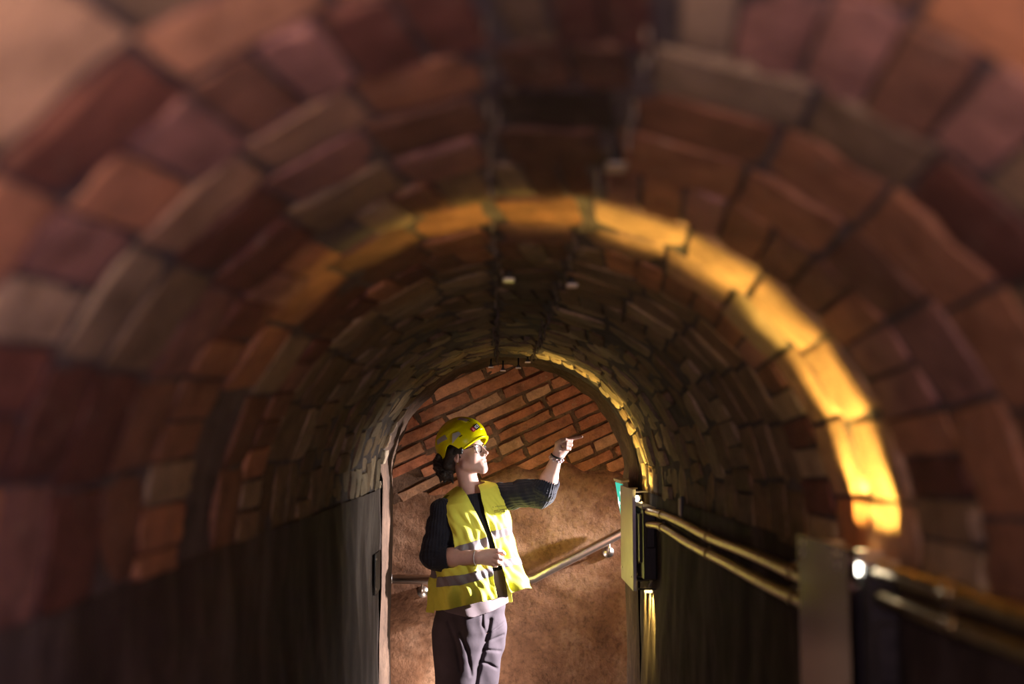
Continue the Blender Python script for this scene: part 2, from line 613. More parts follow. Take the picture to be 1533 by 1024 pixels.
def lay(parent, s0, s1, d0, d1, hdr, worn):
    sm, dm = (s0 + s1) / 2, (d0 + d1) / 2
    th = sm / R
    inset = random.uniform(-0.001, 0.005) + (random.uniform(-.008, .006) if worn else 0)
    c = vault(sm, dm, inset)
    a = vault(sm - .01, dm)
    b = vault(sm + .01, dm)
    tx = Vector(b - a).normalized()
    if abs(th) <= PI / 2:
        nz = Vector((-math.sin(th), 0, -math.cos(th)))
    else:
        nz = Vector((-1 if sm > 0 else 1, 0, 0))
    ty = nz.cross(tx).normalized()
    tx = ty.cross(nz).normalized()
    rot = Matrix((tx, ty, nz)).transposed()
    rj = Matrix.Rotation(random.gauss(0, .015 if not worn else .04), 3, 'Z') @ Matrix.Rotation(random.gauss(0, .02), 3, 'X')
    L_, D_ = abs(s1 - s0), abs(d1 - d0)
    g = random.uniform(.003, .007) + (.003 if worn else 0)
    me = random.choice(VAR_WORN if (worn or random.random() < .25) else VAR)
    o = bpy.data.objects.new('brick', me)
    o.parent = parent
    o.matrix_local = Matrix.Translation(Vector(c)) @ (rot @ rj).to_4x4() @ Matrix.Diagonal((L_ - g, D_ - g, 0.05, 1))
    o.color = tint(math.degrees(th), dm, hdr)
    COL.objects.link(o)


RINGS = [(.22, .36, 0), (.36, .50, 0), (.50, .655, 0), (.655, .765, 0), (.765, .935, 1), (.935, 1.055, 0), (1.055, 1.20, 0), (1.20, 1.35, 0),
         (1.35, 1.545, 1), (1.545, 1.73, 0), (1.73, 1.90, 0), (1.90, 2.07, 1)]
d = 2.07
while d < 4.35:
    for q in (.135, .14, .135, .165):
        RINGS.append((d, d + q, 1 if q == .165 else 0))
        d += q
LJ = [-5.5, -19.3, -33.5, -47.5, -62, -77, -92.5]
RJ = [10.2, 14.0, 27, 40.6, 54, 67.5, 81, 94]
GRV = 0.9   # half width (deg) of the two crown grooves
for n, (d0, d1, hdr) in enumerate(RINGS):
    far = d0 > 2.6
    sh = 0 if not far else random.uniform(-6, 6)
    segs = []
    if hdr:
        a = -5.5 - GRV
        while a > -92:
            b = max(a - random.uniform(6.0, 7.6), -92.5)
            if b < -89:
                b = -92.5
            segs.append((b, a))
            a = b
        a = 10.2 + GRV
        while a < 93:
            b = a + random.uniform(5.6, 7.0)
            if b > 90:
                b = 94
            segs.append((a, b))
            a = b
        segs += [(-5.5 + GRV, -0.2), (-0.2, 4.8), (4.8, 10.2 - GRV)]
    else:
        J = [LJ[0] - GRV] + [q + sh + random.uniform(-.8, .8) for q in LJ[1:-1]] + [LJ[-1]]
        segs += [(J[i + 1], J[i]) for i in range(len(J) - 1)]
        J = [RJ[0] + GRV] + [q + sh * .6 + random.uniform(-.8, .8) for q in RJ[2:-1]] + [RJ[-1]]
        segs += [(J[i], J[i + 1]) for i in range(len(J) - 1)]
        segs.append((-5.5 + GRV, 10.2 - GRV))
        if random.random() < .4:
            segs.pop()
            segs += [(-5.5 + GRV, 3.0), (3.0, 10.2 - GRV)]
    for a, b in segs:
        if random.random() < (0.015 if d0 > 1.0 else 0):
            continue
        mid = (a + b) / 2
        par = ceiling if -47.5 < mid < 54 else (wall_l if mid < 0 else wall_r)
        jd = random.uniform(-.006, .006) if not far else random.uniform(-.015, .015)
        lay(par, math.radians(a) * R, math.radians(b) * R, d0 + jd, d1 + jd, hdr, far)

# lime drips along the two crown grooves (too small to count)
vs, fs = [], []
for g in (-5.5, 10.2):
    y = 0.7
    while y < END - 0.05:
        y += random.uniform(.02, .13) * (1 if y < 3 else .4)
        th = math.radians(g + random.gauss(0, 0.7))
        L_ = random.uniform(.004, .014) * (1.8 if random.random() < .12 else 1)
        r_ = random.uniform(.001, .0028)
        p = vault(th * R, y, -0.006)
        v, f = tube_geo([p, p - np.array([0, 0, L_ * .8 + .006]), p - np.array([0, 0, L_ + .011])], [r_ * 1.5, r_, r_ * .4], 6, True, len(vs))
        vs += v
        fs += f
mesh_obj('mineral_drips', vs, fs, M['lime'], ceiling, True)['kind'] = 'stuff'

# plaster reveal at the tunnel's end
vs, fs = [], []
prof = []
for k in range(61):
    prof.append(-S_FLOOR + 2 * S_FLOOR * k / 60)
prof = [-S_FLOOR + 0.2 * i for i in range(7)] + [math.radians(a) * R for a in range(-92, 93, 4)] + [S_FLOOR - 0.2 * i for i in range(6, -1, -1)]
ny = 14
for j in range(ny + 1):
    y = END - 0.36 + 0.36 * j / ny
    for s in prof:
        th = s / R
        up = math.cos(min(abs(th), PI / 2))
        ins = 0.007 + 0.006 * wob(s, y, s * .3) - 0.03 * up ** .5 * (1 - j / ny) + 0.008 * (j / ny)
        p = vault(s, 0, ins)
        vs.append((p[0], y, p[2]))
n = len(prof)
for j in range(ny):
    for i in range(n - 1):
        a = j * n + i
        fs.append((a, a + 1, a + n + 1, a + n))
tr = mesh_obj('trim_1', vs, fs, M['jamb'], None, True)
tag(tr, 'rough brown plaster reveal round the mouth of the tunnel', kind='structure')

# wall of the cross passage round the tunnel's mouth (faces away from the camera)
vs, fs = [], []
for s in prof:
    p = vault(s, 0, 0.012)
    vs.append((p[0], END, p[2]))
    ox = max(-3.0, min(3.0, CX + (p[0] - CX) * 6))
    oz = p[2] if abs(s) > R * PI / 2 else SPRING + (p[2] - SPRING) * 2.2
    vs.append((ox, END, oz))
for i in range(n - 1):
    a = 2 * i
    fs.append((a, a + 2, a + 3, a + 1))
ff = mesh_obj('wall_front', vs, fs, M['back_plaster'], None, False)
tag(ff, 'near wall of the cross passage round the tunnel mouth', kind='structure')

# ------------------------------------------------------------------ cross passage: plastered wall with a sloping brick vault above
YB = 5.45
SL = math.radians(25)
VR = 0.95
Z0 = 1.36


def passage(u, v, inset=0.0):
    """u along the sloping courses, v across them (above the springing); origin at x = 0.05"""
    vv = max(v, 0)
    a = vv / VR
    y = YB - VR * (1 - math.cos(a)) - inset * math.cos(a)
    h = VR * math.sin(a) if v > 0 else v
    x = 0.05 + u * math.cos(SL) - h * math.sin(SL)
    z = Z0 + u * math.sin(SL) + h * math.cos(SL)
    return np.array([x, y, z + 0.0 - inset * math.sin(a)])


vs, fs = [], []
nu, nv = 90, 60
for j in range(nv + 1):
    v = -0.5 + 1.75 * j / nv
    for i in range(nu + 1):
        u = -1.7 + 4.0 * i / nu
        p = passage(u, v, -0.008 + 0.005 * wob(u, v * 2, v))
        vs.append(p)
for j in range(nv):
    for i in range(nu):
        a = j * (nu + 1) + i
        fs.append((a, a + 1, a + nu + 2, a + nu + 1))
wb = mesh_obj('wall_back', vs, fs, M['back_mortar'], None, True)
tag(wb, 'brown wall across the passage with sloping brick courses above', kind='structure')
# plastered lower wall, rough and pitted
vs, fs = [], []
nx, nz = 130, 90
for j in range(nz + 1):
    z = 1.62 * j / nz
    for i in range(nx + 1):
        x = -1.6 + 3.4 * i / nx
        top = 1.43 + 0.05 * math.sin(x * 5 + .5) + 0.05 * (x - 0.05) + 0.02 * math.sin(x * 23)
        zz = min(z, top + 0.1)
        rec = 0.0 if zz < top else (zz - top) * 0.9
        y = YB - 0.016 - 0.003 * wob(x * .6, zz * .5, zz * .7) - 0.002 * math.sin(x * 14 + zz * 9) + rec
        vs.append((x, y, zz))
for j in range(nz):
    for i in range(nx):
        a = j * (nx + 1) + i
        fs.append((a, a + 1, a + nx + 2, a + nx + 1))
mesh_obj('earth_plaster', vs, fs, M['back_plaster'], wb, True)
v = 0.0
rows = [.068] * 6 + [.074, .08, .088, .095, .10, .105, .11]
v = -0.22
row = 0
BT = [(0.38, 0.145, 0.07), (0.36, 0.125, 0.06), (0.42, 0.19, 0.095), (0.32, 0.115, 0.06), (0.43, 0.23, 0.13), (0.40, 0.16, 0.08)]
for hgt in [.068] * 9 + rows[6:]:
    u = -1.2 + (row % 2) * .17 + random.uniform(-.04, .04)
    while u < 1.3:
        ln = random.choice([.30, .31, .29, .15, .33, .30])
        um, vm = u + ln / 2, v + hgt / 2
        p = passage(um, vm, random.uniform(-.002, .010))
        if -0.75 < p[0] < 0.85 and p[2] > 1.40 + .04 * math.sin(p[0] * 6) + 0.04 * p[0] and p[2] < 2.25:
            a = max(vm, 0) / VR
            tx = Vector((math.cos(SL), 0, math.sin(SL)))
            nzv = Vector((0, -1, 0)) if vm <= 0 else None
            q = Vector(passage(um, vm + .01) - passage(um, vm - .01)).normalized()
            nrm = tx.cross(q).normalized()
            if nrm.y > 0:
                nrm = -nrm
            ty = nrm.cross(tx)
            rot = Matrix((tx, ty, nrm)).transposed() @ Matrix.Rotation(random.gauss(0, .02), 3, 'Z') @ Matrix.Rotation(random.gauss(0, .05), 3, 'X')
            o = bpy.data.objects.new('brick', random.choice(VAR_WORN if p[2] > 1.70 or random.random() < .65 else VAR))
            o.parent = wb
            o.matrix_local = Matrix.Translation(Vector(p)) @ rot.to_4x4() @ Matrix.Diagonal((ln - random.uniform(.012, .026), hgt - random.uniform(.009, .019), .05, 1))
            c = random.choice(BT)
            k = random.uniform(.85, 1.2)
            o.color = (c[0] * k, c[1] * k, c[2] * k, 1)
            COL.objects.link(o)
        u += ln
    v += hgt
    row += 1

# ------------------------------------------------------------------ wall lamp units with shield plates on the right-hand wall
WX = CX + R


def lamp_unit(y0, y1, zb, zt, pl0, pl1, pzb, pzt, label, e_up, e_dn, spot_up, lean, wy, pm='plate', off=.030, wash=.024):
    root = empty('wall_lamp', (WX, (y0 + y1) / 2, zb))
    tag(root, label, 'lamp', 'wall lamps along the conduit')
    yc = (y0 + y1) / 2
    # housing: body with raised front lid
    bm = bmesh.new()
    add_box(bm, (WX - .027, yc, (zb + zt) / 2), (.05, y1 - y0, zt - zb), .005)
    add_box(bm, (WX - .056, yc, (zb + zt) / 2 + .02), (.012, (y1 - y0) * .8, (zt - zb) * .7), .004)
    add_box(bm, (WX - .027, y0 - .006, zb + (zt - zb) * .62), (.034, .014, .09), .004)
    under(bm_obj('housing', bm, M['box_dark'], None), root)
    # upper reflector tray and its lens
    bm = bmesh.new()
    add_box(bm, (WX - .030, yc, zt + .004), (.058, (y1 - y0) * 1.04, .006), .001)
    add_box(bm, (WX - .058, yc, zt + .012), (.003, (y1 - y0) * 1.04, .016), .001)
    under(bm_obj('reflector_tray', bm, M['box_lit'], None), root)
    bm = bmesh.new()
    bmesh.ops.create_cone(bm, cap_ends=True, segments=20, radius1=.016, radius2=.012, depth=.012)
    bmesh.ops.translate(bm, vec=(WX - .032, wy, zt + .009), verts=bm.verts)
    under(bm_obj('lamp_lens', bm, M['bulb_warm'], None, True), root)
    # bracket tabs that hold the plate
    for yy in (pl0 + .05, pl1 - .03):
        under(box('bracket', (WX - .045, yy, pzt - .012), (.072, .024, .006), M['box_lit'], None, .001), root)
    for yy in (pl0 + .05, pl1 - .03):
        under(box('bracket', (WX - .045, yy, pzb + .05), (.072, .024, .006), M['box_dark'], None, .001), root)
    # shield plate with two folded edges
    bm = bmesh.new()
    px = WX - .078
    add_box(bm, (px, (pl0 + pl1) / 2, (pzb + pzt) / 2), (.003, pl1 - pl0, pzt - pzb), .0008)
    add_box(bm, (px + .006, pl1 - .0015, (pzb + pzt) / 2), (.012, .003, pzt - pzb), .0008)
    add_box(bm, (px + .006, pl0 + .0015, (pzb + pzt) / 2), (.012, .003, pzt - pzb), .0008)
    pl = under(bm_obj('shield_plate', bm, M[pm], None), root)
    for yy in (pl0 + .05, pl1 - .03):
        for zz in (pzt - .03, pzb + .05):
            bm = bmesh.new()
            bmesh.ops.create_uvsphere(bm, u_segments=10, v_segments=6, radius=.0055)
            bmesh.ops.scale(bm, vec=(.5, 1, 1), verts=bm.verts)
            bmesh.ops.translate(bm, vec=(px - .0015, yy, zz), verts=bm.verts)
            under(bm_obj('screw', bm, M['steel'], None, True), pl)
    # lower lamp: small tray with its lens
    under(box('lower_tray', (WX - .03, yc - .02, zb - .02), (.055, .10, .006), M['box_dark'], None, .001), root)
    bm = bmesh.new()
    for k in range(3):
        q = bmesh.ops.create_uvsphere(bm, u_segments=10, v_segments=6, radius=.006)
        bmesh.ops.translate(bm, vec=(WX - .042 + .01 * k, y0 + .03, zb - .045), verts=q['verts'])
    under(bm_obj('lower_lens', bm, M['bulb_warm'], None, True), root)
    under(box('lower_bar', (WX - .035, y0 + .03, zb - .036), (.07, .012, .006), M['box_dark'], None, .001), root)
    # supply cable looping under the housing
    pts = []
    for k in range(15):
        a = PI * k / 14
        pts.append((WX - .02 - .018 * math.sin(a * 2) * .4, y0 + .02 + .05 * (1 - math.cos(a)) / 2 * 1.6, zb - .03 * math.sin(a) - .002))
    under(tube('cable_loop', pts, .0032, M['box_lit'], None, 8), root)
    # the lamp's own light
    for k in range(9):
        yy = wy + (k - 4) * spot_up / 2
        lamp('lamp_up', 'SPOT', (WX - off, yy, zt + .026), e_up / 9, WARM, (WX - off - .13, yy + lean[1], zt + .6), .006, 124, .85, None, .085)
    lamp('lamp_up_wash', 'SPOT', (WX - .05, wy, zt + .03), e_up * wash, WARM, (CX, wy + .1, SPRING + R), .02, 150, 1.0)
    for k in range(3):
        yy = yc + (k - 1) * .13 * (y1 - y0) / .42
        lamp('lamp_down', 'SPOT', (WX - .026, yy, zb - .056), e_dn / 3, WARM, (WX + .07, yy, zb - .40), .010, 80, .9, None, .6)
    return root


near = lamp_unit(1.52, 1.74, 1.10, 1.437, 1.518, 1.775, 1.06, 1.462, 'wall lamp unit nearer the camera behind a dark upright shield plate',
                 100.0, 5.0, .042, (0.0, 0.03), 1.60)
far = lamp_unit(3.86, 4.28, 1.10, 1.370, 3.97, 4.36, 1.045, 1.44, 'far wall lamp unit beside the teal exit sign behind a pale shield plate',
                115.0, 90.0, .075, (0.0, 0.04), 4.12, 'plate_pale', .045, .008)
# white emergency heads between plate and housing
for (yy, zz, root) in ((1.535, 1.432, near), (3.99, 1.402, far)):
    hd = under(box('emergency_head', (WX - .05, yy + .035, zz), (.026, .04, .03), M['black'], None, .003), root)
    bm = bmesh.new()
    bmesh.ops.create_uvsphere(bm, u_segments=14, v_segments=8, radius=.010)
    bmesh.ops.scale(bm, vec=(.9, .6, 1.25), verts=bm.verts)
    bmesh.ops.translate(bm, vec=(WX - .056, yy + .012, zz), verts=bm.verts)
    under(bm_obj('lens', bm, M['bulb'], None, True), hd)

# ------------------------------------------------------------------ exit sign on top of the far shield plate
sg = empty('exit_sign', (WX - .055, 4.49, 1.285))
tag(sg, 'teal backlit exit sign seen almost edge-on behind the far shield plate', 'sign')
roll = Matrix.Rotation(math.radians(-9), 3, 'Y')
yc, zc, xs = 4.485, 1.352, WX - .056


def sg_at(dx, dy, dz):
    v = roll @ Vector((dx, 0, dz))
    return (xs + v.x, yc + dy, zc + v.z)


under(box('casing', sg_at(.012, 0, 0), (.022, .27, .20), M['box_lit'], None, .003, roll), sg)
under(box('top_cap', sg_at(.010, -.02, .106), (.034, .30, .012), M['box_lit'], None, .002, roll), sg)
fp = under(box('sign_face', sg_at(-.0005, 0, 0), (.003, .255, .185), M['teal'], None, .0005, roll), sg)
bm = bmesh.new()      # white arrow, doorway and running figure
for (dy, dz, a, b, r_) in ((.09, 0, .06, .012, 0), (.112, .012, .034, .011, -42), (.112, -.012, .034, .011, 42),
                           (-.085, 0, .012, .11, 0), (-.045, .052, .07, .010, 0), (-.008, 0, .012, .11, 0),
                           (-.045, .012, .016, .042, -14), (-.060, -.026, .011, .046, 30), (-.034, -.024, .011, .044, -35),
                           (-.034, .012, .03, .009, 25), (-.060, .010, .026, .009, -35)):
    rot = roll @ Matrix.Rotation(math.radians(r_), 3, 'X')
    add_box(bm, sg_at(-.0026, dy, dz), (.0016, a, b), 0, rot)
q = bmesh.ops.create_uvsphere(bm, u_segments=10, v_segments=6, radius=.011)
bmesh.ops.scale(bm, vec=(.12, 1, 1), verts=q['verts'])
bmesh.ops.translate(bm, vec=sg_at(-.0026, -.046, .042), verts=q['verts'])
tag(under(bm_obj('pictogram', bm, M['sign_white'], None), fp), kind='stuff')

# ------------------------------------------------------------------ conduits on the right-hand wall
def conduit(y0, y1, z, label, sag, bendz):
    n = 26
    pts = []
    for k in range(n + 1):
        t = k / n
        y = y0 + (y1 - y0) * t
        b = max(0, (t - .86) / .14)
        pts.append((WX - .021 - .006 * math.sin(t * 7 + z * 9) * .5 - .012 * b * b, y, z + sag * math.sin(t * PI) + bendz * b * b + .0025 * math.sin(t * 13 + z * 40)))
    o = empty('conduit_pipe', pts[0])
    tag(o, label, 'pipe', 'twin conduits along the wall')
    under(tube('pipe', pts, .0135, M['conduit'], None, 14), o)
    for t in ((.12, .5, .9) if y1 - y0 > 1.5 else (.25, .8)):
        i = int(t * n)
        p, q = Vector(pts[i]), Vector(pts[i + 1])
        dr = (q - p).normalized()
        under(tube('coupling', [p - dr * .014, p - dr * .012, p + dr * .012, p + dr * .014], [.0137, .0165, .0165, .0137], M['conduit'], None, 14), o)
        under(box('saddle_clip', (WX - .006, p.y + .05, p.z), (.014, .016, .031), M['steel'], None, .002), o)
    return o


conduit(1.755, 3.85, 1.368, 'upper of the two far conduits between the lamp units', -.004, -.004)
conduit(1.755, 3.85, 1.322, 'lower of the two far conduits between the lamp units', -.008, -.010)
conduit(-.3, 1.50, 1.428, 'upper of the two near conduits running out past the camera', .003, 0)
conduit(-.3, 1.50, 1.391, 'lower of the two near conduits running out past the camera', -.003, 0)

# small bits on the walls
o = empty('wall_marker', (WX - .008, 3.3, 1.405))
tag(o, 'small pale upright marker strip on the wall above the far conduits', 'marker')
under(box('strip', (WX - .012, 3.3, 1.412), (.006, .022, .055), M['box_lit'], None, .001), o)
under(box('back_plate', (WX - .005, 3.3, 1.410), (.009, .034, .075), M['box_dark'], None, .001), o)
o = empty('wall_plate', (CX - R + .006, 4.2, 1.02))
tag(o, 'flat black plate fixed low on the wall before the tunnel mouth', 'plate')
under(box('plate', (CX - R + .010, 4.20, 1.09), (.007, .17, .165), M['black'], None, .002), o)
for zz in (1.03, 1.15):
    under(box('screw_head', (CX - R + .0148, 4.14, zz), (.003, .008, .008), M['steel'], None, .001), o)

# steel clips on the crown above the tunnel mouth
def clip(px, py, Y, label):
    p = P(px, py, Y)
    top = SPRING + math.sqrt(max(.01, (R - .01) ** 2 - (p[0] - CX) ** 2))
    o = empty('ceiling_clip', (p[0], Y, top))
    tag(o, label, 'clip', 'steel clips on the vault crown')
    h = max(.012, top - p[2])
    under(tube('stud', [(p[0], Y, top + .02), (p[0], Y, top - h)], .004, M['black'], None, 8), o)
    under(box('foot', (p[0], Y, top - h), (.026, .03, .006), M['steel'], None, .0015), o)
    under(box('nut', (p[0], Y, top - h + .008), (.014, .014, .010), M['black'], None, .002), o)


clip(735, 550, 4.55, 'steel ceiling clip under the left crown groove by the mouth')
clip(753, 555, 4.62, 'lowest steel ceiling clip between the two crown grooves')
clip(776, 551, 4.55, 'steel ceiling clip just left of the lime-crusted right groove')
clip(790, 541, 4.40, 'lime-crusted ceiling clip at the end of the right groove')
clip(762, 404, 2.20, 'pale ceiling stud on the left groove halfway down the tunnel')
clip(856, 404, 2.20, 'pale ceiling stud on the right groove halfway down the tunnel')
clip(921, 216, 1.25, 'blurred ceiling stud on the right groove near the camera')

# ------------------------------------------------------------------ handrail in the passage
HY = YB - .085
rail_pts = [P(586, 867, HY), P(700, 868, HY), P(786, 869, HY), P(800, 866, HY), P(812, 859, HY), P(932, 797, HY), P(950, 788, HY)]
hr = empty('handrail', tuple(rail_pts[0]))
tag(hr, 'round brushed steel handrail across the brown wall, rising to the right', 'handrail')
under(tube('rail', [tuple(p) for p in rail_pts], .0245, M['steel'], None, 20), hr)
under(tube('end_cap', [tuple(rail_pts[0] + np.array([-.004, 0, 0])), tuple(rail_pts[0] + np.array([.004, 0, 0]))], .0252, M['steel'], None, 20), hr)
for (px, py) in ((632, 868), (912, 808)):
    p = P(px, py, HY)
    b = empty('rail_bracket', tuple(p))
    under(b, hr)
    pts = [p + np.array([0, 0, -.02]), p + np.array([0, 0, -.05]), p + np.array([0, .015, -.068]), p + np.array([0, .07, -.07])]
    v, f = tube_geo(pts, .006, 10)
    v2, f2 = tube_geo([p + np.array([0, .05, -.07]), p + np.array([0, .066, -.07])], .03, 16, True, len(v))
    o = mesh_obj('bracket_arm', v + v2, f + f2, M['steel'], None, True)
    under(o, b)

# ------------------------------------------------------------------ the guide: shapes grown from distance fields
class Field:
    """a distance field on a grid; solids are stamped in one by one and blended"""

    def __init__(self, lo, hi, h):
        self.lo = np.array(lo, float)
        self.h = h
        self.n = np.ceil((np.array(hi) - self.lo) / h).astype(int) + 1
        self.D = np.full(self.n, 0.06, np.float32)

    def sl(self, lo, hi):
        a = np.clip(np.floor((np.array(lo) - self.lo) / self.h).astype(int), 0, self.n)
        b = np.clip(np.ceil((np.array(hi) - self.lo) / self.h).astype(int) + 1, 0, self.n)
        ax = [(self.lo[k] + self.h * np.arange(a[k], b[k])).astype(np.float32) for k in range(3)]
        return tuple(slice(a[k], b[k]) for k in range(3)), ax[0][:, None, None], ax[1][None, :, None], ax[2][None, None, :]

    def put(self, fn, lo, hi, k=0.01, mode='add', pad=0.05):
        s, X, Y, Z = self.sl(np.array(lo) - pad, np.array(hi) + pad)
        if min(q.stop - q.start for q in s) <= 0:
            return
        d = fn(X, Y, Z).astype(np.float32)
        A = self.D[s]
        if mode == 'cut':
            d = -d
            A = -A
            h = np.clip(0.5 + 0.5 * (d * -1 + A * 1) / max(k, 1e-6), 0, 1)
        if mode == 'add':
            h = np.clip(0.5 + 0.5 * (A - d) / max(k, 1e-6), 0, 1)
            self.D[s] = A * (1 - h) + d * h - k * h * (1 - h)
        elif mode == 'cut':
            # smooth max(A, -b): here A, d already negated
            h = np.clip(0.5 + 0.5 * (A - (d)) / max(k, 1e-6), 0, 1)
            d2 = -d
            h = np.clip(0.5 + 0.5 * (A + (-d2)) / max(k, 1e-6), 0, 1)
            m = -A
            e = d
            h = np.clip(0.5 - 0.5 * (m - e) / max(k, 1e-6), 0, 1)
            self.D[s] = m * (1 - h) + e * h + k * h * (1 - h)

    def cone(self, p, q, ra, rb, k=0.012, mode='add', wr=None):
        p, q = np.array(p, float), np.array(q, float)
        dv = q - p
        L2 = dv @ dv

        def fn(X, Y, Z):
            t = np.clip(((X - p[0]) * dv[0] + (Y - p[1]) * dv[1] + (Z - p[2]) * dv[2]) / L2, 0, 1)
            d = np.sqrt((X - p[0] - t * dv[0]) ** 2 + (Y - p[1] - t * dv[1]) ** 2 + (Z - p[2] - t * dv[2]) ** 2)
            d = d - (ra + (rb - ra) * t)
            return d + wr(X, Y, Z, t) if wr else d
        m = max(ra, rb)
        self.put(fn, np.minimum(p, q) - m, np.maximum(p, q) + m, k, mode)

    def ell(self, c, r, B=None, k=0.012, mode='add', wr=None):
        c, r = np.array(c, float), np.array(r, float)
        B = np.eye(3) if B is None else np.asarray(B)

        def fn(X, Y, Z):
            x, y, z = X - c[0], Y - c[1], Z - c[2]
            q = [(B[i][0] * x + B[i][1] * y + B[i][2] * z) for i in range(3)]
            k0 = np.sqrt((q[0] / r[0]) ** 2 + (q[1] / r[1]) ** 2 + (q[2] / r[2]) ** 2)
            k1 = np.sqrt((q[0] / r[0] ** 2) ** 2 + (q[1] / r[1] ** 2) ** 2 + (q[2] / r[2] ** 2) ** 2) + 1e-9
            d = k0 * (k0 - 1) / k1
            return d + wr(X, Y, Z) if wr else d
        self.put(fn, c - r.max(), c + r.max(), k, mode)

    def chain(self, pts, rad, k=0.006):
        for i in range(len(pts) - 1):
            self.cone(pts[i], pts[i + 1], rad[i], rad[i + 1], k)

    def dent(self, pts, depth, sig, ymax):
        """press a soft crease along a line into the side that faces -Y"""
        pts = [np.array(p, float) for p in pts]
        lo, hi = np.min(pts, 0) - sig * 3, np.max(pts, 0) + sig * 3
        lo[1], hi[1] = self.lo[1], ymax
        s, X, Y, Z = self.sl(lo, hi)
        best = None
        for p, q in zip(pts[:-1], pts[1:]):
            dv = (q - p)[[0, 2]]
            t = np.clip(((X - p[0]) * dv[0] + (Z - p[2]) * dv[1]) / (dv @ dv), 0, 1)
            d2 = (X - p[0] - t * dv[0]) ** 2 + (Z - p[2] - t * dv[1]) ** 2
            best = d2 if best is None else np.minimum(best, d2)
        self.D[s] += (depth * np.exp(-best / sig ** 2) * np.clip((ymax - Y) / .04, 0, 1)).astype(np.float32)

    def mesh(self, name, m, parent=None, smooth=2):
        D = self.D
        S = D < 0
        c = np.zeros(tuple(self.n - 1), np.uint8)
        for i in (0, 1):
            for j in (0, 1):
                for k in (0, 1):
                    c += S[i:self.n[0] - 1 + i, j:self.n[1] - 1 + j, k:self.n[2] - 1 + k]
        act = (c > 0) & (c < 8)
        idx = np.argwhere(act)
        vid = np.full(act.shape, -1, np.int32)
        vid[act] = np.arange(len(idx))
        val = {}
        for i in (0, 1):
            for j in (0, 1):
                for k in (0, 1):
                    val[(i, j, k)] = D[idx[:, 0] + i, idx[:, 1] + j, idx[:, 2] + k]
        acc = np.zeros((len(idx), 3))
        cnt = np.zeros(len(idx))
        for ax in range(3):
            for u in (0, 1):
                for v in (0, 1):
                    a = [u, v]
                    a.insert(ax, 0)
                    b = [u, v]
                    b.insert(ax, 1)
                    va, vb = val[tuple(a)], val[tuple(b)]
                    cr = (va < 0) != (vb < 0)
                    t = np.where(cr, va / np.where(cr, va - vb, 1), 0)
                    p = np.tile(np.array(a, float), (len(idx), 1))
                    p[:, ax] = t
                    acc += p * cr[:, None]
                    cnt += cr
        V = (idx + acc / cnt[:, None]) * self.h + self.lo
        quads = []
        for ax in range(3):
            s0 = [slice(None)] * 3
            s1 = [slice(None)] * 3
            s0[ax] = slice(0, self.n[ax] - 1)
            s1[ax] = slice(1, self.n[ax])
            a, b = S[tuple(s0)], S[tuple(s1)]
            e = np.argwhere(a != b)
            o1, o2 = [q for q in range(3) if q != ax]
            ok = (e[:, o1] > 0) & (e[:, o2] > 0) & (e[:, o1] < self.n[o1] - 1) & (e[:, o2] < self.n[o2] - 1)
            e = e[ok]
            ins = a[tuple(e.T)]

            def cell(d1, d2):
                q = e.copy()
                q[:, o1] -= d1
                q[:, o2] -= d2
                return vid[tuple(q.T)]
            qd = np.stack([cell(1, 1), cell(0, 1), cell(0, 0), cell(1, 0)], 1)
            flip = ins if ax != 1 else ~ins
            qd[~flip] = qd[~flip][:, ::-1]
            quads.append(qd)
        Q = np.concatenate(quads)
        for _ in range(smooth):     # light relaxation of the stair-steps
            sm = np.zeros_like(V)
            ct = np.zeros(len(V))
            for k in range(4):
                for l in ((k + 1) % 4, (k + 3) % 4):
                    np.add.at(sm, Q[:, k], V[Q[:, l]])
                    np.add.at(ct, Q[:, k], 1)
            V = V * 0.5 + 0.5 * sm / np.maximum(ct, 1)[:, None]
        me = bpy.data.meshes.new(name)
        me.vertices.add(len(V))
        me.vertices.foreach_set('co', V.astype(np.float32).ravel())
        me.loops.add(Q.size)
        me.loops.foreach_set('vertex_index', Q.astype(np.int32).ravel())
        me.polygons.add(len(Q))
        me.polygons.foreach_set('loop_start', (np.arange(len(Q)) * 4).astype(np.int32))
        me.polygons.foreach_set('use_smooth', np.ones(len(Q), bool))
        me.update(calc_edges=True)
        me.validate()
        for k in (m if isinstance(m, (list, tuple)) else [m]):
            me.materials.append(k)
        o = link(bpy.data.objects.new(name, me), None)
        if parent is not None:
            under(o, parent)
        return o


YP = 4.86                          # distance of the guide
ROOT = P(706, 900, YP)
person = empty('person', (ROOT[0], YP, 0))
tag(person, 'woman in yellow helmet and yellow vest pointing to the right by the brown wall', 'person')

TY = math.radians(40)              # the chest is turned towards the right
LAT = np.array([math.cos(TY), math.sin(TY), 0])       # to her left
FRO = np.array([math.sin(TY), -math.cos(TY), 0])      # out of her chest

# trunk sections: (pixel row, pixel centre, half width, half depth)
BODY = [(722, 707, .045, .045), (730, 706, .062, .056), (738, 705, .112, .075), (749, 704, .156, .095), (775, 706, .170, .112), (800, 707, .166, .118),
        (840, 707, .155, .112), (870, 706, .158, .115), (905, 706, .172, .122), (940, 705, .180, .128), (962, 705, .178, .125)]
VEST = [(725, 706, .060, .066), (728, 705, .090, .082), (733, 705, .128, .096), (742, 704, .166, .112), (757, 705, .182, .128), (790, 708, .190, .140), (830, 710, .205, .148),
        (870, 712, .226, .158), (920, 713, .240, .168)]


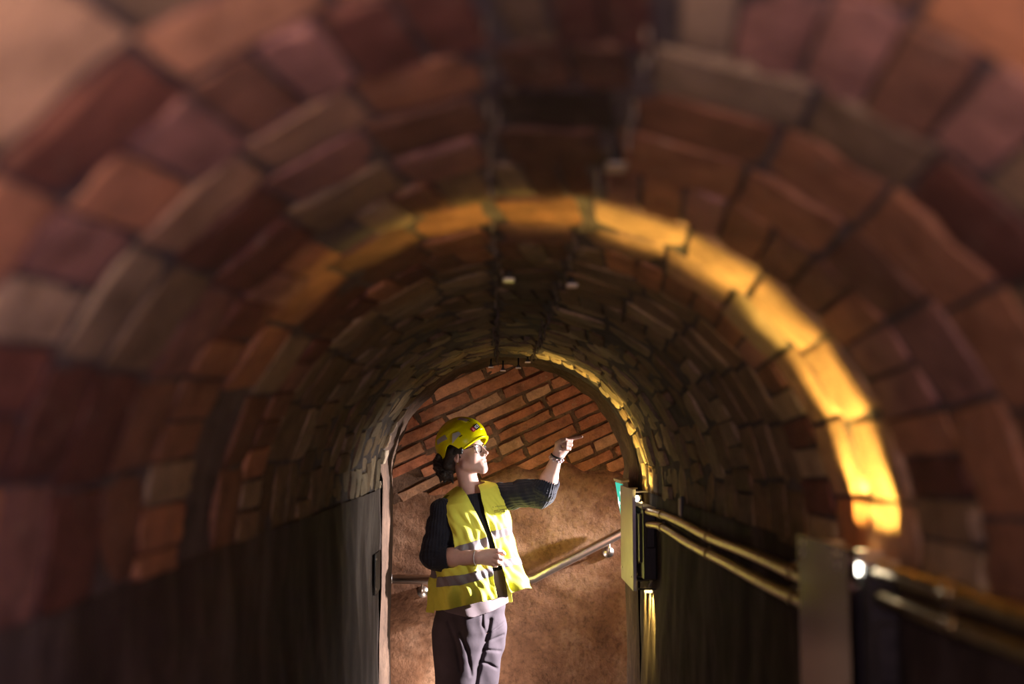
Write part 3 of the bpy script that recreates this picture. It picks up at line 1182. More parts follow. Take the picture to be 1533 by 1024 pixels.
def section(tab):
    rows = np.array([P(c, y, YP)[2] for y, c, a, b in tab])
    cx = np.array([P(c, y, YP)[0] for y, c, a, b in tab])
    ws = np.array([a for y, c, a, b in tab])
    ds = np.array([b for y, c, a, b in tab])
    o = np.argsort(rows)
    return rows[o], cx[o], ws[o], ds[o]


def tilt(l, z):
    t = np.clip((z - 1.10) / .25, 0, 1)
    return 0.23 * l * t * t * (3 - 2 * t)


def trunk_fn(tab, grow=0.0, zlo=-9, zhi=9, wr=None, ex=2.4):
    zr, cx, ws, ds = section(tab)

    def fn(X, Y, Z):
        l0 = (X - ROOT[0]) * LAT[0] + (Y - YP) * LAT[1]
        ze = Z - tilt(l0, Z)
        c = np.interp(ze, zr, cx)
        a = np.interp(ze, zr, ws) + grow
        b = np.interp(ze, zr, ds) + grow
        x, y = X - c, Y - YP
        l = np.abs(x * LAT[0] + y * LAT[1]) / a
        f = np.abs(x * FRO[0] + y * FRO[1]) / b
        q = (l ** ex + f ** ex + 1e-9) ** (1 / ex)
        d = (q - 1) * np.minimum(a, b) * 0.9
        d = np.maximum(d, np.maximum(zlo - ze, ze - min(zhi, zr[-1] + grow)))
        return d + wr(X, Y, Z) if wr else d
    return fn


TLO, THI = (ROOT[0] - .3, YP - .3, .6), (ROOT[0] + .3, YP + .3, 1.5)

SR = P(657, 764, YP - .09)        # her right shoulder (nearer the camera)
ER = P(652, 834, YP - .115)
WR = P(713, 835, YP - .19)
SL_ = P(750, 745, YP + .075)
EL = P(815, 737, YP - .03)
WL = P(833, 686, YP - .085)


def rib(axis_p, axis_q, n=26, amp=.0016):
    p, q = np.array(axis_p), np.array(axis_q)
    d = (q - p) / np.linalg.norm(q - p)
    u = np.cross(d, [0.3, 0.5, .8])
    u /= np.linalg.norm(u)
    v = np.cross(d, u)

    def wr(X, Y, Z, t):
        x, y, z = X - p[0], Y - p[1], Z - p[2]
        a = np.arctan2(x * u[0] + y * u[1] + z * u[2], x * v[0] + y * v[1] + z * v[2])
        fold = .003 * np.sin(t * 22 + a * 2) * np.sin(t * 9 + 1 + a) + .0025 * np.sin(Z * 70 + X * 40)
        return amp * np.cos(n * a) + fold
    return wr


# --- body: one continuous skin surface
HO = P(694, 682, YP - .02)         # between the ears
psi, tl = math.radians(25), math.radians(14)
hf = np.array([math.cos(psi) * math.cos(tl), -math.sin(psi) * math.cos(tl), math.sin(tl)])
hl = np.array([math.sin(psi), math.cos(psi), 0])
hu = np.cross(hf, hl)
if hu[2] < 0:
    hu = -hu
HB = np.stack([hf, hl, hu])


def H(a, b, c):
    return HO + a * hf + b * hl + c * hu


B = Field((ROOT[0] - .29, YP - .36, -0.01), (ROOT[0] + .60, YP + .24, 1.72), .003)
# head
B.ell(H(.000, 0, .050), (.098, .074, .095), HB, .01)
B.ell(H(.048, 0, -.010), (.056, .060, .078), HB, .02)
for s in (-1, 1):
    B.cone(H(.016, s * .044, -.052), H(.084, s * .010, -.090), .017, .0145, .03)
    B.ell(H(.066, s * .040, -.022), (.026, .024, .026), HB, .018)
    B.ell(H(.086, s * .028, .034), (.013, .026, .010), HB, .012)
B.ell(H(.090, 0, -.084), (.016, .017, .016), HB, .014)
B.ell(H(.086, 0, -.056), (.020, .030, .026), HB, .015)
for s in (-1, 1):
    B.ell(H(.105, s * .031, .014), (.017, .017, .012), HB, .010, 'cut')
    B.ell(H(.079, s * .031, .014), (.0155, .0165, .0145), HB, .004)
B.cone(H(.094, 0, .028), H(.1195, 0, -.015), .0080, .0098, .009)
B.ell(H(.1235, 0, -.018), (.0090, .0092, .0080), HB, .006)
for s in (-1, 1):
    B.ell(H(.108, s * .0125, -.024), (.010, .0075, .0075), HB, .006)
    B.ell(H(.116, s * .006, -.030), (.005, .003, .003), HB, .003, 'cut')
B.ell(H(.1015, 0, -.047), (.0085, .021, .0058), HB, .005)
B.ell(H(.0995, 0, -.063), (.0090, .019, .0068), HB, .005)
B.ell(H(.106, 0, -.0550), (.013, .0165, .0042), HB, .002, 'cut')
for s in (-1, 1):
    EB = np.stack([hf * .93 + hl * s * .3 - hu * .15, hl * .95 - hf * .3 * s, hu * .97 + hf * .2])
    B.ell(H(-.004, s * .074, -.004), (.0185, .0085, .031), EB, .006)
    B.ell(H(-.001, s * .083, .002), (.0105, .007, .019), EB, .003, 'cut')
    B.ell(H(.007, s * .077, -.006), (.005, .005, .008), HB, .003)
# neck and trunk
NB = P(706, 741, YP + .005)
B.cone(H(-.008, 0, -.050), NB, .046, .051, .02)
B.put(trunk_fn(BODY, -.020, P(700, 945, YP)[2]), TLO, THI, .02)
# legs and feet
HIPR, HIPL = P(680, 950, YP - .06), P(727, 950, YP + .05)
KR = np.array([P(683, 1024, YP - .05)[0] + .005, YP - .07, .44])
KL = np.array([P(719, 1024, YP + .05)[0] - .012, YP + .03, .44])
AR = np.array([KR[0] + .005, YP - .03, .09])
AL = np.array([KL[0] + .015, YP + .06, .09])
for h_, k_, a_ in ((HIPR, KR, AR), (HIPL, KL, AL)):
    B.cone(h_, k_, .066, .050, .02)
    B.cone(k_, a_, .052, .034, .02)
    B.cone(a_, a_ + FRO * .10 + np.array([0, 0, -.045]), .034, .028, .01)
# arms
B.cone(SR, ER, .036, .042, .02)
B.cone(ER, (ER + WR) / 2 + np.array([-.01, 0, 0]), .044, .044, .015)
B.cone((ER + WR) / 2 + np.array([-.01, 0, 0]), WR, .044, .0305, .015)
B.cone(SL_, EL, .050, .043, .02)
B.cone(EL, (EL * .6 + WL * .4), .043, .041, .015)
B.cone((EL * .6 + WL * .4), WL, .041, .026, .015)


def Z6(zx, zy, dy):
    return P(820 + zx / 17.07, 640 + zy / 17.07, WL[1] + dy)


def Z5(zx, zy, dy):
    return P(700 + zx / 10.24, 800 + zy / 10.24, WR[1] + dy)


# left hand: palm towards us, index pointing right, three fingers folded, thumb over them
pk = .008
for a, b, ra, rb in (((225, 740, 0), (500, 330, .012), .023, .017), ((250, 740, 0), (520, 420, .012), .022, .016), ((290, 735, 0), (500, 520, .012), .021, .016),
                     ((230, 700, -.004), (270, 470, -.010), .019, .014)):
    B.cone(Z6(*a), Z6(*b), ra, rb, .012)
B.chain([Z6(500, 320, .012), Z6(600, 290, .002), Z6(750, 252, -.006), Z6(868, 236, -.012)], [.0125, .0105, .0088, .0072], .004)
B.chain([Z6(520, 350, .010), Z6(590, 345, -.014), Z6(480, 335, -.036), Z6(415, 345, -.036)], [.012, .0105, .0095, .0085], .003)
B.chain([Z6(520, 430, .010), Z6(590, 445, -.016), Z6(460, 435, -.036), Z6(390, 445, -.032)], [.012, .0105, .0095, .0085], .003)
B.chain([Z6(500, 520, .008), Z6(550, 545, -.014), Z6(460, 530, -.030), Z6(400, 522, -.026)], [.011, .0095, .0085, .0075], .003)
B.chain([Z6(245, 560, -.012), Z6(250, 410, -.026), Z6(350, 335, -.040), Z6(440, 300, -.044)], [.0155, .0125, .0108, .0088], .006)
# right hand: back of the hand towards us, fingers loosely pinched to the right
for a, b, ra, rb in (((140, 320, 0), (375, 270, .004), .024, .016), ((140, 350, 0), (385, 335, .008), .024, .016), ((140, 370, 0), (370, 395, .012), .023, .0155),
                     ((150, 380, .004), (340, 440, .014), .021, .0145)):
    B.cone(Z5(*a), Z5(*b), ra, rb, .012)
B.chain([Z5(375, 262, .000), Z5(455, 250, -.006), Z5(530, 270, .004), Z5(566, 300, .014)], [.0125, .0112, .0102, .0088], .003)
B.chain([Z5(385, 335, .004), Z5(465, 340, -.008), Z5(520, 368, .004), Z5(528, 392, .016)], [.0125, .0112, .0102, .0088], .003)
B.chain([Z5(370, 395, .008), Z5(450, 420, -.006), Z5(492, 440, .006), Z5(496, 455, .018)], [.012, .0108, .0098, .0085], .003)
B.chain([Z5(340, 440, .012), Z5(400, 472, .000), Z5(440, 478, .010), Z5(445, 485, .020)], [.011, .0095, .0085, .0075], .003)
B.chain([Z5(230, 285, .020), Z5(340, 262, .032), Z5(450, 280, .034), Z5(545, 305, .028)], [.017, .013, .0115, .009], .006)
body = B.mesh('body', [M['skin'], M['lips']], person, 2)
me = body.data
co = np.empty(len(me.vertices) * 3, np.float32)
me.vertices.foreach_get('co', co)
co = co.reshape(-1, 3) + np.array(person.location)
loc = (co - HO) @ HB.T
isl = ((np.abs(loc[:, 2] + .047) < .0062) | (np.abs(loc[:, 2] + .063) < .0072)) & (np.abs(loc[:, 1]) < .021) & (loc[:, 0] > .0985)
vi = np.empty(len(me.polygons) * 4, np.int32)
me.loops.foreach_get('vertex_index', vi)
me.polygons.foreach_set('material_index', isl[vi.reshape(-1, 4)].all(1).astype(np.int32))
del B
under(box('teeth', tuple(H(.0925, 0, -.0545)), (.008, .026, .006), M['teeth'], None, .002, Matrix(HB.T.tolist())), person)
for s in (-1, 1):
    bm = bmesh.new()
    bmesh.ops.create_uvsphere(bm, u_segments=20, v_segments=12, radius=.0122)
    bmesh.ops.translate(bm, vec=Vector(H(.0848, s * .031, .014)), verts=bm.verts)
    e = under(bm_obj('eye', bm, M['eye'], None, True), person)
    bm = bmesh.new()
    bmesh.ops.create_uvsphere(bm, u_segments=16, v_segments=8, radius=.0058)
    bmesh.ops.translate(bm, vec=Vector(H(.0922, s * .031, .014)), verts=bm.verts)
    under(bm_obj('iris', bm, M['iris'], None, True), e)

# --- hair: cap under the helmet, strands round the ear, a knot at the nape
Hr = Field(H(-.20, -.12, -.16) - .06, H(.14, .12, .16) + .06, .0028)
wv = lambda X, Y, Z: .0022 * np.sin(Z * 330 + X * 120 + 3 * np.sin(Y * 60)) + .002 * np.sin(X * 260 + Z * 140)
Hr.ell(H(-.020, 0, .045), (.092, .082, .088), HB, .01, 'add', wv)
Hr.ell(H(.036, 0, .070), (.062, .072, .048), HB, .01, 'add', wv)
for s in (-1, 1):
    Hr.cone(H(.030, s * .070, .050), H(-.020, s * .080, .018), .016, .020, .012)
    Hr.cone(H(-.022, s * .078, .020), H(-.062, s * .060, -.030), .020, .026, .014)
    Hr.cone(H(-.008, s * .079, .026), H(-.030, s * .076, -.020), .010, .008, .008)
Hr.ell(H(-.070, 0, -.015), (.040, .060, .055), HB, .015, 'add', wv)
KN = P(663, 696, YP + .005)
Hr.ell(KN, (.046, .048, .056), None, .015, 'add', wv)
for k in range(9):
    a = k * 2 * PI / 9
    c = KN + np.array([math.cos(a) * .034, -.018 + .03 * math.sin(a * 2 + 1), math.sin(a) * .046])
    c2 = KN + np.array([math.cos(a + .8) * .036, .006 - .04 * math.cos(a), math.sin(a + .8) * .050])
    Hr.cone(c, c2, .017, .013, .006, 'add', lambda X, Y, Z, t: .0018 * np.sin(Z * 420 + X * 300))
for k in range(4):
    p = KN + np.array([-.012 + .016 * k, -.012 - .006 * (k % 2), -.030])
    Hr.chain([p, p + np.array([.006, -.004, -.030]), p + np.array([.002 + .004 * k, .0, -.050 - .005 * (k % 2)])], [.015, .011, .005], .008)
hair = Hr.mesh('hair', M['hair'], person, 1)
tag(hair, 'dark brown hair tied in a low knot')

# --- helmet
HTL = math.radians(6)
HC = H(.003, 0, .064)
e_f = hf * math.cos(HTL) + hu * math.sin(HTL)
e_u = hu * math.cos(HTL) - hf * math.sin(HTL)
EBm = np.stack([e_f, hl, e_u])
ER3 = np.array([.133, .107, .117])


def HLM(X, Y, Z, o=0.0):
    q = [(EBm[i][0] * (X - HC[0]) + EBm[i][1] * (Y - HC[1]) + EBm[i][2] * (Z - HC[2])) for i in range(3)]
    return q


def helmet_fn(X, Y, Z):
    a, b, c = HLM(X, Y, Z)
    rr = ER3
    k0 = np.sqrt((a / rr[0]) ** 2 + (b / rr[1]) ** 2 + (c / rr[2]) ** 2)
    k1 = np.sqrt((a / rr[0] ** 2) ** 2 + (b / rr[1] ** 2) ** 2 + (c / rr[2] ** 2) ** 2) + 1e-9
    d = k0 * (k0 - 1) / k1
    # raised centre spine and stepped side ribs
    d = d - .004 * np.exp(-(b / .028) ** 4) * (c > .02)
    st = .5 + .5 * np.tanh((c - (.030 + .30 * (a + .03))) / .004)
    d = d - .0035 * st * np.exp(-((a + .02) / .085) ** 4)
    d = d - .0030 * np.exp(-(((c - .062 - .1 * a) / .010) ** 2)) * np.exp(-((a + .03) / .06) ** 4)
    inner = np.sqrt((a / (rr[0] - .007)) ** 2 + (b / (rr[1] - .007)) ** 2 + (c / (rr[2] - .007)) ** 2) - 1
    d = np.maximum(d, -inner * .1)
    lim = np.where(a < -.02, -.052 + .018 * np.exp(-((a + .03) / .03) ** 2), -.034 - .020 * np.clip((a + .02) / .05, 0, 1) + .034 * np.clip((a - .03) / .10, 0, 1) ** 1.1)
    ear = np.exp(-((a + .010) / .034) ** 2) * .030
    return np.maximum(d, (lim + ear) - c)


He = Field(HC - .17, HC + .17, .0022)
He.put(helmet_fn, HC - .15, HC + .15, .002)


def lip(X, Y, Z):
    a, b, c = HLM(X, Y, Z)
    zc_ = -.054 + .034 * np.clip((a - .03) / .10, 0, 1) ** 1.1
    k = np.sqrt((a / (ER3[0] + .003)) ** 2 + (b / (ER3[1] + .002)) ** 2 + (zc_ / ER3[2]) ** 2) - 1
    return np.maximum(np.maximum(np.abs(k * .11 + .003) - .006, np.abs(c - zc_ - .003) - .0032), .045 - a)


He.put(lip, HC - .16, HC + .16, .004)
helmet = He.mesh('helmet', M['helmet'], person, 1)
tag(helmet, 'glossy yellow climbing-style safety helmet')


def on_helmet(a, b, c, off):
    """push a direction in helmet axes on to the shell"""
    v = np.array([a, b, c], float)
    p = v / math.sqrt(((v / ER3) ** 2).sum())
    n_ = p / ER3 ** 2
    n_ /= np.linalg.norm(n_)
    p = p + n_ * off
    return HC + p[0] * e_f + p[1] * hl + p[2] * e_u


def decal(name, ctr, udir, poly, m, parent, off):
    """flat print wrapped on the helmet: poly in metres around ctr, udir = its reading direction (helmet axes)"""
    c = np.array(ctr, float)
    c = c / math.sqrt(((c / ER3) ** 2).sum())
    n_ = c / ER3 ** 2
    n_ /= np.linalg.norm(n_)
    u = np.array(udir, float)
    u = u - n_ * (u @ n_)
    u /= np.linalg.norm(u)
    v = np.cross(n_, u)
    vs, fs = [], []
    for pg in poly:
        # fine strip grid between the two sides of each quad so that it follows the shell
        q = np.array(pg, float)
        nn = 8
        b0 = len(vs)
        for j in range(nn + 1):
            for i in range(nn + 1):
                s, t = i / nn, j / nn
                w2 = (1 - t) * ((1 - s) * q[0] + s * q[1]) + t * ((1 - s) * q[3] + s * q[2])
                vs.append(on_helmet(*(c + u * w2[0] + v * w2[1]), off))
        for j in range(nn):
            for i in range(nn):
                a_ = b0 + j * (nn + 1) + i
                fs.append((a_, a_ + 1, a_ + nn + 2, a_ + nn + 1))
    return under(mesh_obj(name, vs, fs, m, None, True), parent)


def rect(x0, y0, x1, y1):
    return [(x0, y0), (x1, y0), (x1, y1), (x0, y1)]


LC = (.112, -.046, .030)           # label on the brow, on her right of the middle
LU = (.2, .9, .32)
lb = decal('label', LC, LU, [rect(-.006, -.013, .030, .013)], M['black'], helmet, .0046)
decal('label_end', LC, LU, [rect(-.024, -.0105, -.006, .0125), rect(-.027, -.007, -.024, .009)], M['red'], helmet, .0046)
decal('label_drop', LC, LU, [[(-.021, -.006), (-.011, -.006), (-.012, .003), (-.016, .010)]], M['pink'], helmet, .0054)
# the letters on the label
lt = [rect(-.001, -.007, .002, .007),                                                     # I
      rect(.005, -.007, .008, .007), rect(.008, -.007, .014, -.0045), rect(.008, .0045, .014, .007),   # C
      rect(.017, -.007, .020, .007), rect(.020, -.007, .026, -.0045), rect(.020, -.0012, .025, .0012), rect(.020, .0045, .026, .007)]  # E
decal('label_letters', LC, LU, lt, M['white'], helmet, .0054)
decal('reflective_patch', (.028, -.095, .012), (1, 0, .22), [[(-.028, -.016), (.030, .002), (.026, .018), (-.006, .024)]], M['patch'], helmet, .0050)
decal('reflective_patch', (-.045, -.09, .030), (1, 0, .06), [[(-.036, -.010), (.038, -.016), (.030, .010), (-.034, .013)]], M['patch'], helmet, .0050)
decal('reflective_patch', (.064, -.040, .082), (1, 0, -.55), [[(-.030, -.010), (.022, -.014), (.026, .010), (-.028, .013)]], M['patch'], helmet, .0052)
for (c_, a_) in (((.085, -.040, .066), -.55), ((.052, -.093, .010), .3)):
    decal('vent_slot', c_, (1, 0, a_), [rect(-.008, -.0025, .008, .0025)], M['black'], helmet, .0058)
bm = bmesh.new()
add_box(bm, Vector(H(.026, -.090, .020)), (.042, .016, .034), .006, Matrix(HB.T.tolist()) @ Matrix.Rotation(math.radians(18), 3, 'Y'), 2)
add_box(bm, Vector(H(.004, -.090, .014)), (.020, .014, .020), .005, Matrix(HB.T.tolist()), 2)
cl = under(bm_obj('ear_clip', bm, M['black'], None, True), helmet)

# --- spectacles
gl = empty('glasses', tuple(H(.1, 0, .012)))
under(gl, person)
for s in (-1, 1):
    pts = []
    for k in range(25):
        a = 2 * PI * k / 24
        sx, sz = math.copysign(abs(math.cos(a)) ** .8, math.cos(a)), math.copysign(abs(math.sin(a)) ** .8, math.sin(a))
        pts.append(H(.1055 - .008 * abs(.033 + sx * .025) / .05, s * (.0335 + sx * .0245), .010 + sz * .0205))
    v, f = tube_geo(pts, .0024, 8, False)
    under(mesh_obj('rim', v, f, M['frame'], None, True), gl)
    cc = H(.101, s * .0335, .010)
    under(mesh_obj('lens', [cc] + pts[:-1], [(0, 1 + k, 1 + (k + 1) % 24) for k in range(24)], M['glass'], None, True), gl)
    under(tube('temple', [H(.099, s * .058, .020), H(.092, s * .068, .022), H(.04, s * .077, .020), H(.0, s * .081, .022), H(-.018, s * .079, .008)], .0024, M['frame'], None, 8), gl)
under(tube('bridge', [H(.1045, -.010, .016), H(.108, 0, .019), H(.1045, .010, .016)], .0024, M['frame'], None, 8), gl)
for s in (-1, 1):
    bm = bmesh.new()
    bmesh.ops.create_uvsphere(bm, u_segments=10, v_segments=6, radius=.0042)
    bmesh.ops.translate(bm, vec=Vector(H(.002, s * .082, -.037)), verts=bm.verts)
    under(bm_obj('earring', bm, M['gold'], None, True), person)

# --- sweater
S = Field((ROOT[0] - .30, YP - .32, .94), (ROOT[0] + .52, YP + .28, 1.45), .003)
zn = P(713, 737, YP)[2]
zh = P(745, 867, YP)[2]


def rib_trunk(X, Y, Z):
    a = np.arctan2((X - ROOT[0]) * LAT[0] + (Y - YP) * LAT[1], (X - ROOT[0]) * FRO[0] + (Y - YP) * FRO[1])
    return .0016 * np.cos(60 * a)


S.put(trunk_fn(BODY, .004, zh, zn + .006, rib_trunk), TLO, THI, .004)
S.cone(SR + np.array([.014, 0, .004]), ER + np.array([-.004, 0, .012]), .054, .069, .02, 'add', rib(SR, ER))
S.cone(ER + np.array([-.004, 0, .010]), ER + np.array([.030, -.014, -.004]), .064, .058, .02, 'add', rib(ER, WR, 24))
S.cone(ER + np.array([.034, -.018, -.002]), ER + np.array([.042, -.022, -.001]), .059, .059, .006)
S.cone(SL_ + np.array([-.03, 0, .0]), EL + np.array([-.02, .01, .004]), .066, .068, .02, 'add', rib(SL_, EL))
cd = (WL - EL) / np.linalg.norm(WL - EL)
S.cone(EL + np.array([-.012, .008, -.002]) - cd * .012, EL + cd * .030 + np.array([-.006, 0, 0]), .064, .060, .016, 'add', rib(EL, WL, 22))
S.cone(EL + cd * .016 + np.array([-.006, 0, 0]), EL + cd * .040 + np.array([-.005, 0, 0]), .064, .061, .005, 'add', rib(EL, WL, 26, .002))
S.cone(EL + cd * .055, EL + cd * .25, .048, .046, .004, 'cut')
S.cone(ER + (WR - ER) * .24, WR, .052, .050, .004, 'cut')
S.cone(NB + np.array([.012, -.012, -.022]), H(0, 0, -.05), .060, .056, .004, 'cut')
sw = S.mesh('sweater', M['sweater'], person, 1)
tag(sw, 'dark navy ribbed sweater with pushed-up sleeves')
del S

# --- t-shirt hem under the sweater
T = Field((ROOT[0] - .26, YP - .24, .74), (ROOT[0] + .26, YP + .24, 1.06), .003)
hem_x = [P(q, 900, YP)[0] for q in (640, 680, 720, 745, 772)]
hem_z = [P(700, q, YP - .1)[2] for q in (898, 914, 922, 915, 903)]
TS = [(y, c, a + .012, b + .012) for y, c, a, b in BODY]
tf = trunk_fn(TS, 0, .5, 1.02)
tf_in = trunk_fn(TS, -.010, .3, 1.2)


def tshirt(X, Y, Z):
    d = tf(X, Y, Z) + .0035 * np.sin(X * 60 + Z * 24) * np.clip((1.0 - Z) / .15, 0, 1)
    hz = np.interp(X - (Y - YP) * .2, hem_x, hem_z) + 0 * Y
    return np.maximum(np.maximum(d, hz - Z), -tf_in(X, Y, Z))


T.put(tshirt, (ROOT[0] - .25, YP - .23, .76), (ROOT[0] + .25, YP + .23, 1.03), .002)
T.mesh('t_shirt', M['tshirt'], person, 1)
del T

# --- trousers
Tr = Field((ROOT[0] - .25, YP - .26, .04), (ROOT[0] + .25, YP + .26, .93), .0035)


def tw(X, Y, Z, t):
    n1 = np.sin(Z * 21 + X * 33 + 2.2 * np.sin(Z * 9 + X * 12)) * np.sin(X * 19 - Z * 13 + Y * 15 + 1.1)
    n2 = np.sin((Z + .5 * X) * 62 + 2.5 * np.sin(Z * 15 - X * 20)) * np.sin(X * 31 + Z * 11 + .7)
    return .0032 * n1 + .0014 * n2


HT = [q for q in BODY if q[0] < 930] + [(940, 704, .174, .125), (965, 702, .170, .120), (1005, 700, .148, .102), (1040, 700, .135, .085)]
Tr.put(trunk_fn(HT, .004, P(700, 1035, YP)[2], P(700, 893, YP)[2], lambda X, Y, Z: tw(X, Y, Z, 0)), (ROOT[0] - .22, YP - .2, .40), (ROOT[0] + .22, YP + .2, .93), .05)
kx = np.array([0, 0, .0])
Tr.cone(HIPR + np.array([.004, 0, .02]), KR, .100, .092, .03, 'add', tw)
Tr.cone(KR, AR + np.array([0, 0, -.01]), .088, .072, .03, 'add', tw)
Tr.cone(HIPL + np.array([-.004, 0, .02]), KL + np.array([-.006, 0, 0]), .098, .084, .030, 'add', tw)
Tr.cone(KL, AL + np.array([0, 0, -.01]), .080, .070, .012, 'add', tw)
FY = YP - .11
for pts_, dp, sg_ in (([(733, 930), (730, 950), (724, 972), (716, 1000), (711, 1030), (708, 1070), (707, 1130)], .0135, .012),
                      ([(731, 950), (744, 944), (758, 936)], .007, .006), ([(728, 962), (742, 959), (754, 956)], .006, .006),
                      ([(724, 974), (738, 977), (750, 982)], .006, .006), ([(719, 992), (732, 998), (744, 1008)], .006, .006),
                      ([(722, 915), (722, 935), (728, 952)], .006, .006), ([(690, 945), (700, 972), (706, 1010)], .006, .008),
                      ([(672, 930), (684, 960), (690, 1000)], .005, .009)):
    Tr.dent([P(x_, y_, FY) for x_, y_ in pts_], dp, sg_, YP + .02)
Tr.put(lambda X, Y, Z: Z - .075 + 0 * X + 0 * Y, (ROOT[0] - .24, YP - .25, .05), (ROOT[0] + .24, YP + .25, .07), .004, 'cut', .02)
Tr.mesh('trousers', M['trousers'], person, 2)
del Tr
for a_ in (AR, AL):
    Sh = Field(a_ - .2, a_ + np.array([.2, .2, .08]), .004)
    Sh.lo[2] = -.01
    Sh.n[2] = int(.19 / .004)
    Sh.D = np.full(Sh.n, .06, np.float32)
    t_ = a_ + FRO * .13
    Sh.cone((a_[0] - FRO[0] * .03, a_[1] - FRO[1] * .03, .045), (t_[0], t_[1], .036), .043, .036, .02)
    Sh.cone((a_[0], a_[1], .05), (a_[0], a_[1], .11), .044, .042, .02)
    Sh.put(lambda X, Y, Z: Z - .001 + 0 * X + 0 * Y, (a_[0] - .2, a_[1] - .2, -.01), (a_[0] + .2, a_[1] + .2, .005), .001, 'cut', .02)
    Sh.mesh('shoe', M['shoe'], person, 1)

# --- safety vest: a sheet wrapped round the trunk, cut along its neckline, armholes, front edges and hem
zr, vcx, vws, vds = section(VEST)
NPHI, NROW = 420, 250
rows_t = np.concatenate([np.linspace(zr[-1], zr[-4], 60, endpoint=False), np.linspace(zr[-4], zr[0], NROW - 60)])
phi = np.linspace(-PI, PI, NPHI, endpoint=False)
ZZ, PH = np.meshgrid(rows_t, phi, indexing='ij')
CXX = np.interp(ZZ, zr, vcx)
A_ = np.interp(ZZ, zr, vws)
B_ = np.interp(ZZ, zr, vds)
ex = 2.3
sp, cp = np.sin(PH), np.cos(PH)
rad_ = (np.abs(sp / A_) ** ex + np.abs(cp / B_) ** ex) ** (-1 / ex)
low = np.clip((1.28 - ZZ) / .42, 0, 1)
lowf = low ** 1.2
# hanging folds, stronger towards the hem; the left front swings out
fold = lowf * (.010 * np.sin(PH * 9 + ZZ * 7) + .006 * np.sin(PH * 17 - ZZ * 12 + 1 + np.sin(ZZ * 22))) + .0035 * np.sin(PH * 12 + ZZ * 46) * np.clip((1.40 - ZZ) / .1, 0, 1)
fold += .0055 * np.sin(PH * 23 + ZZ * 31 + 2 * np.sin(ZZ * 19)) * np.sin(ZZ * 37 + PH * 3) * np.clip((1.38 - ZZ) / .1, 0, 1)
swing = low ** 1.6 * .070 * np.exp(-((PH - .95) / .50) ** 2)
rad_ = rad_ + fold + swing
L_ = rad_ * sp
F_ = rad_ * cp
VX = CXX + L_ * LAT[0] + F_ * FRO[0]
VY = YP + L_ * LAT[1] + F_ * FRO[1]
VZ = ZZ + tilt(L_, ZZ)
PT = np.stack([VX, VY, VZ], -1)
q_ = PT - O
dd = q_ @ _f
PXX = 766.5 + F * (q_ @ _r) / dd
PYY = 512 - F * (q_ @ _u) / dd
NR = np.cross(np.roll(PT, -1, 1) - np.roll(PT, 1, 1), np.gradient(PT, axis=0))
cent = np.stack([CXX, np.full_like(CXX, YP), VZ], -1)
NR *= np.sign(((PT - cent) * NR).sum(-1))[..., None]
NR /= np.linalg.norm(NR, axis=-1)[..., None] + 1e-9


def inpoly(X, Y, pg):
    r = np.zeros(X.shape, bool)
    n_ = len(pg)
    for i in range(n_):
        (x0, y0), (x1, y1) = pg[i], pg[(i + 1) % n_]
        if y0 == y1:
            continue
        c_ = ((y0 > Y) != (y1 > Y)) & (X < (x1 - x0) * (Y - y0) / (y1 - y0) + x0)
        r ^= c_
    return r


RP = [(651, 748), (658, 735), (670, 714), (686, 722), (700, 742), (712, 765), (728, 800), (735, 830), (740, 868), (745, 896), (700, 906), (667, 914), (590, 916), (590, 853), (681, 850),
      (681, 830), (677, 800), (668, 770), (660, 754)]
LP = [(711, 712), (722, 704), (740, 706), (754, 716), (759, 745), (763, 762), (768, 774), (850, 778), (850, 884), (787, 881), (765, 889), (757, 870), (748, 840), (735, 800), (722, 760), (716, 735)]
isfront = cp > -.10
inR = inpoly(PXX, PYY, RP) & (sp < .62)
inL = inpoly(PXX, PYY, LP) & (sp > -.2)
keep_f = inR | inL


def segdist(p, q):
    d = q - p
    t = np.clip(((PT - p) @ d) / (d @ d), 0, 1)
    return np.linalg.norm(PT - p - t[..., None] * d, axis=-1)


hole = np.minimum(segdist(SR, SR + (ER - SR) * .55), segdist(SL_, EL)) < .088
keep_b = ~hole & (VZ < P(700, 729, YP)[2]) & (ZZ > P(700, 912, YP)[2])
keep = np.where(isfront, keep_f, keep_b)


def sheet(name, mask, off, m, parent, thick):
    pts = PT + NR * off
    f0 = mask & np.roll(mask, -1, 1)
    f0 = f0[:-1] & f0[1:]
    ii = np.argwhere(f0)
    a = ii[:, 0] * NPHI + ii[:, 1]
    b = ii[:, 0] * NPHI + (ii[:, 1] + 1) % NPHI
    Q = np.stack([a, a + NPHI, b + NPHI, b], 1)
    u, inv = np.unique(Q, return_inverse=True)
    o = mesh_obj(name, pts.reshape(-1, 3)[u], inv.reshape(-1, 4), m, None, True)
    # relax the sawtooth of the cut edges
    bm = bmesh.new()
    bm.from_mesh(o.data)
    for _ in range(6):
        nw = {}
        for v in bm.verts:
            if v.is_boundary:
                nb = [e.other_vert(v) for e in v.link_edges if e.is_boundary]
                if len(nb) == 2:
                    nw[v] = v.co * .5 + (nb[0].co + nb[1].co) * .25
        for v, c_ in nw.items():
            v.co = c_
    bm.to_mesh(o.data)
    bm.free()
    md = o.modifiers.new('thickness', 'SOLIDIFY')
    md.thickness = thick
    md.offset = 1.0
    return under(o, parent)


vest = sheet('vest', keep, 0, M['vest'], person, .0018)
tag(vest, 'open fluorescent yellow vest with grey reflective bands')


def band(xs, top, bot):
    return (PYY > np.interp(PXX, xs, top)) & (PYY < np.interp(PXX, xs, bot))


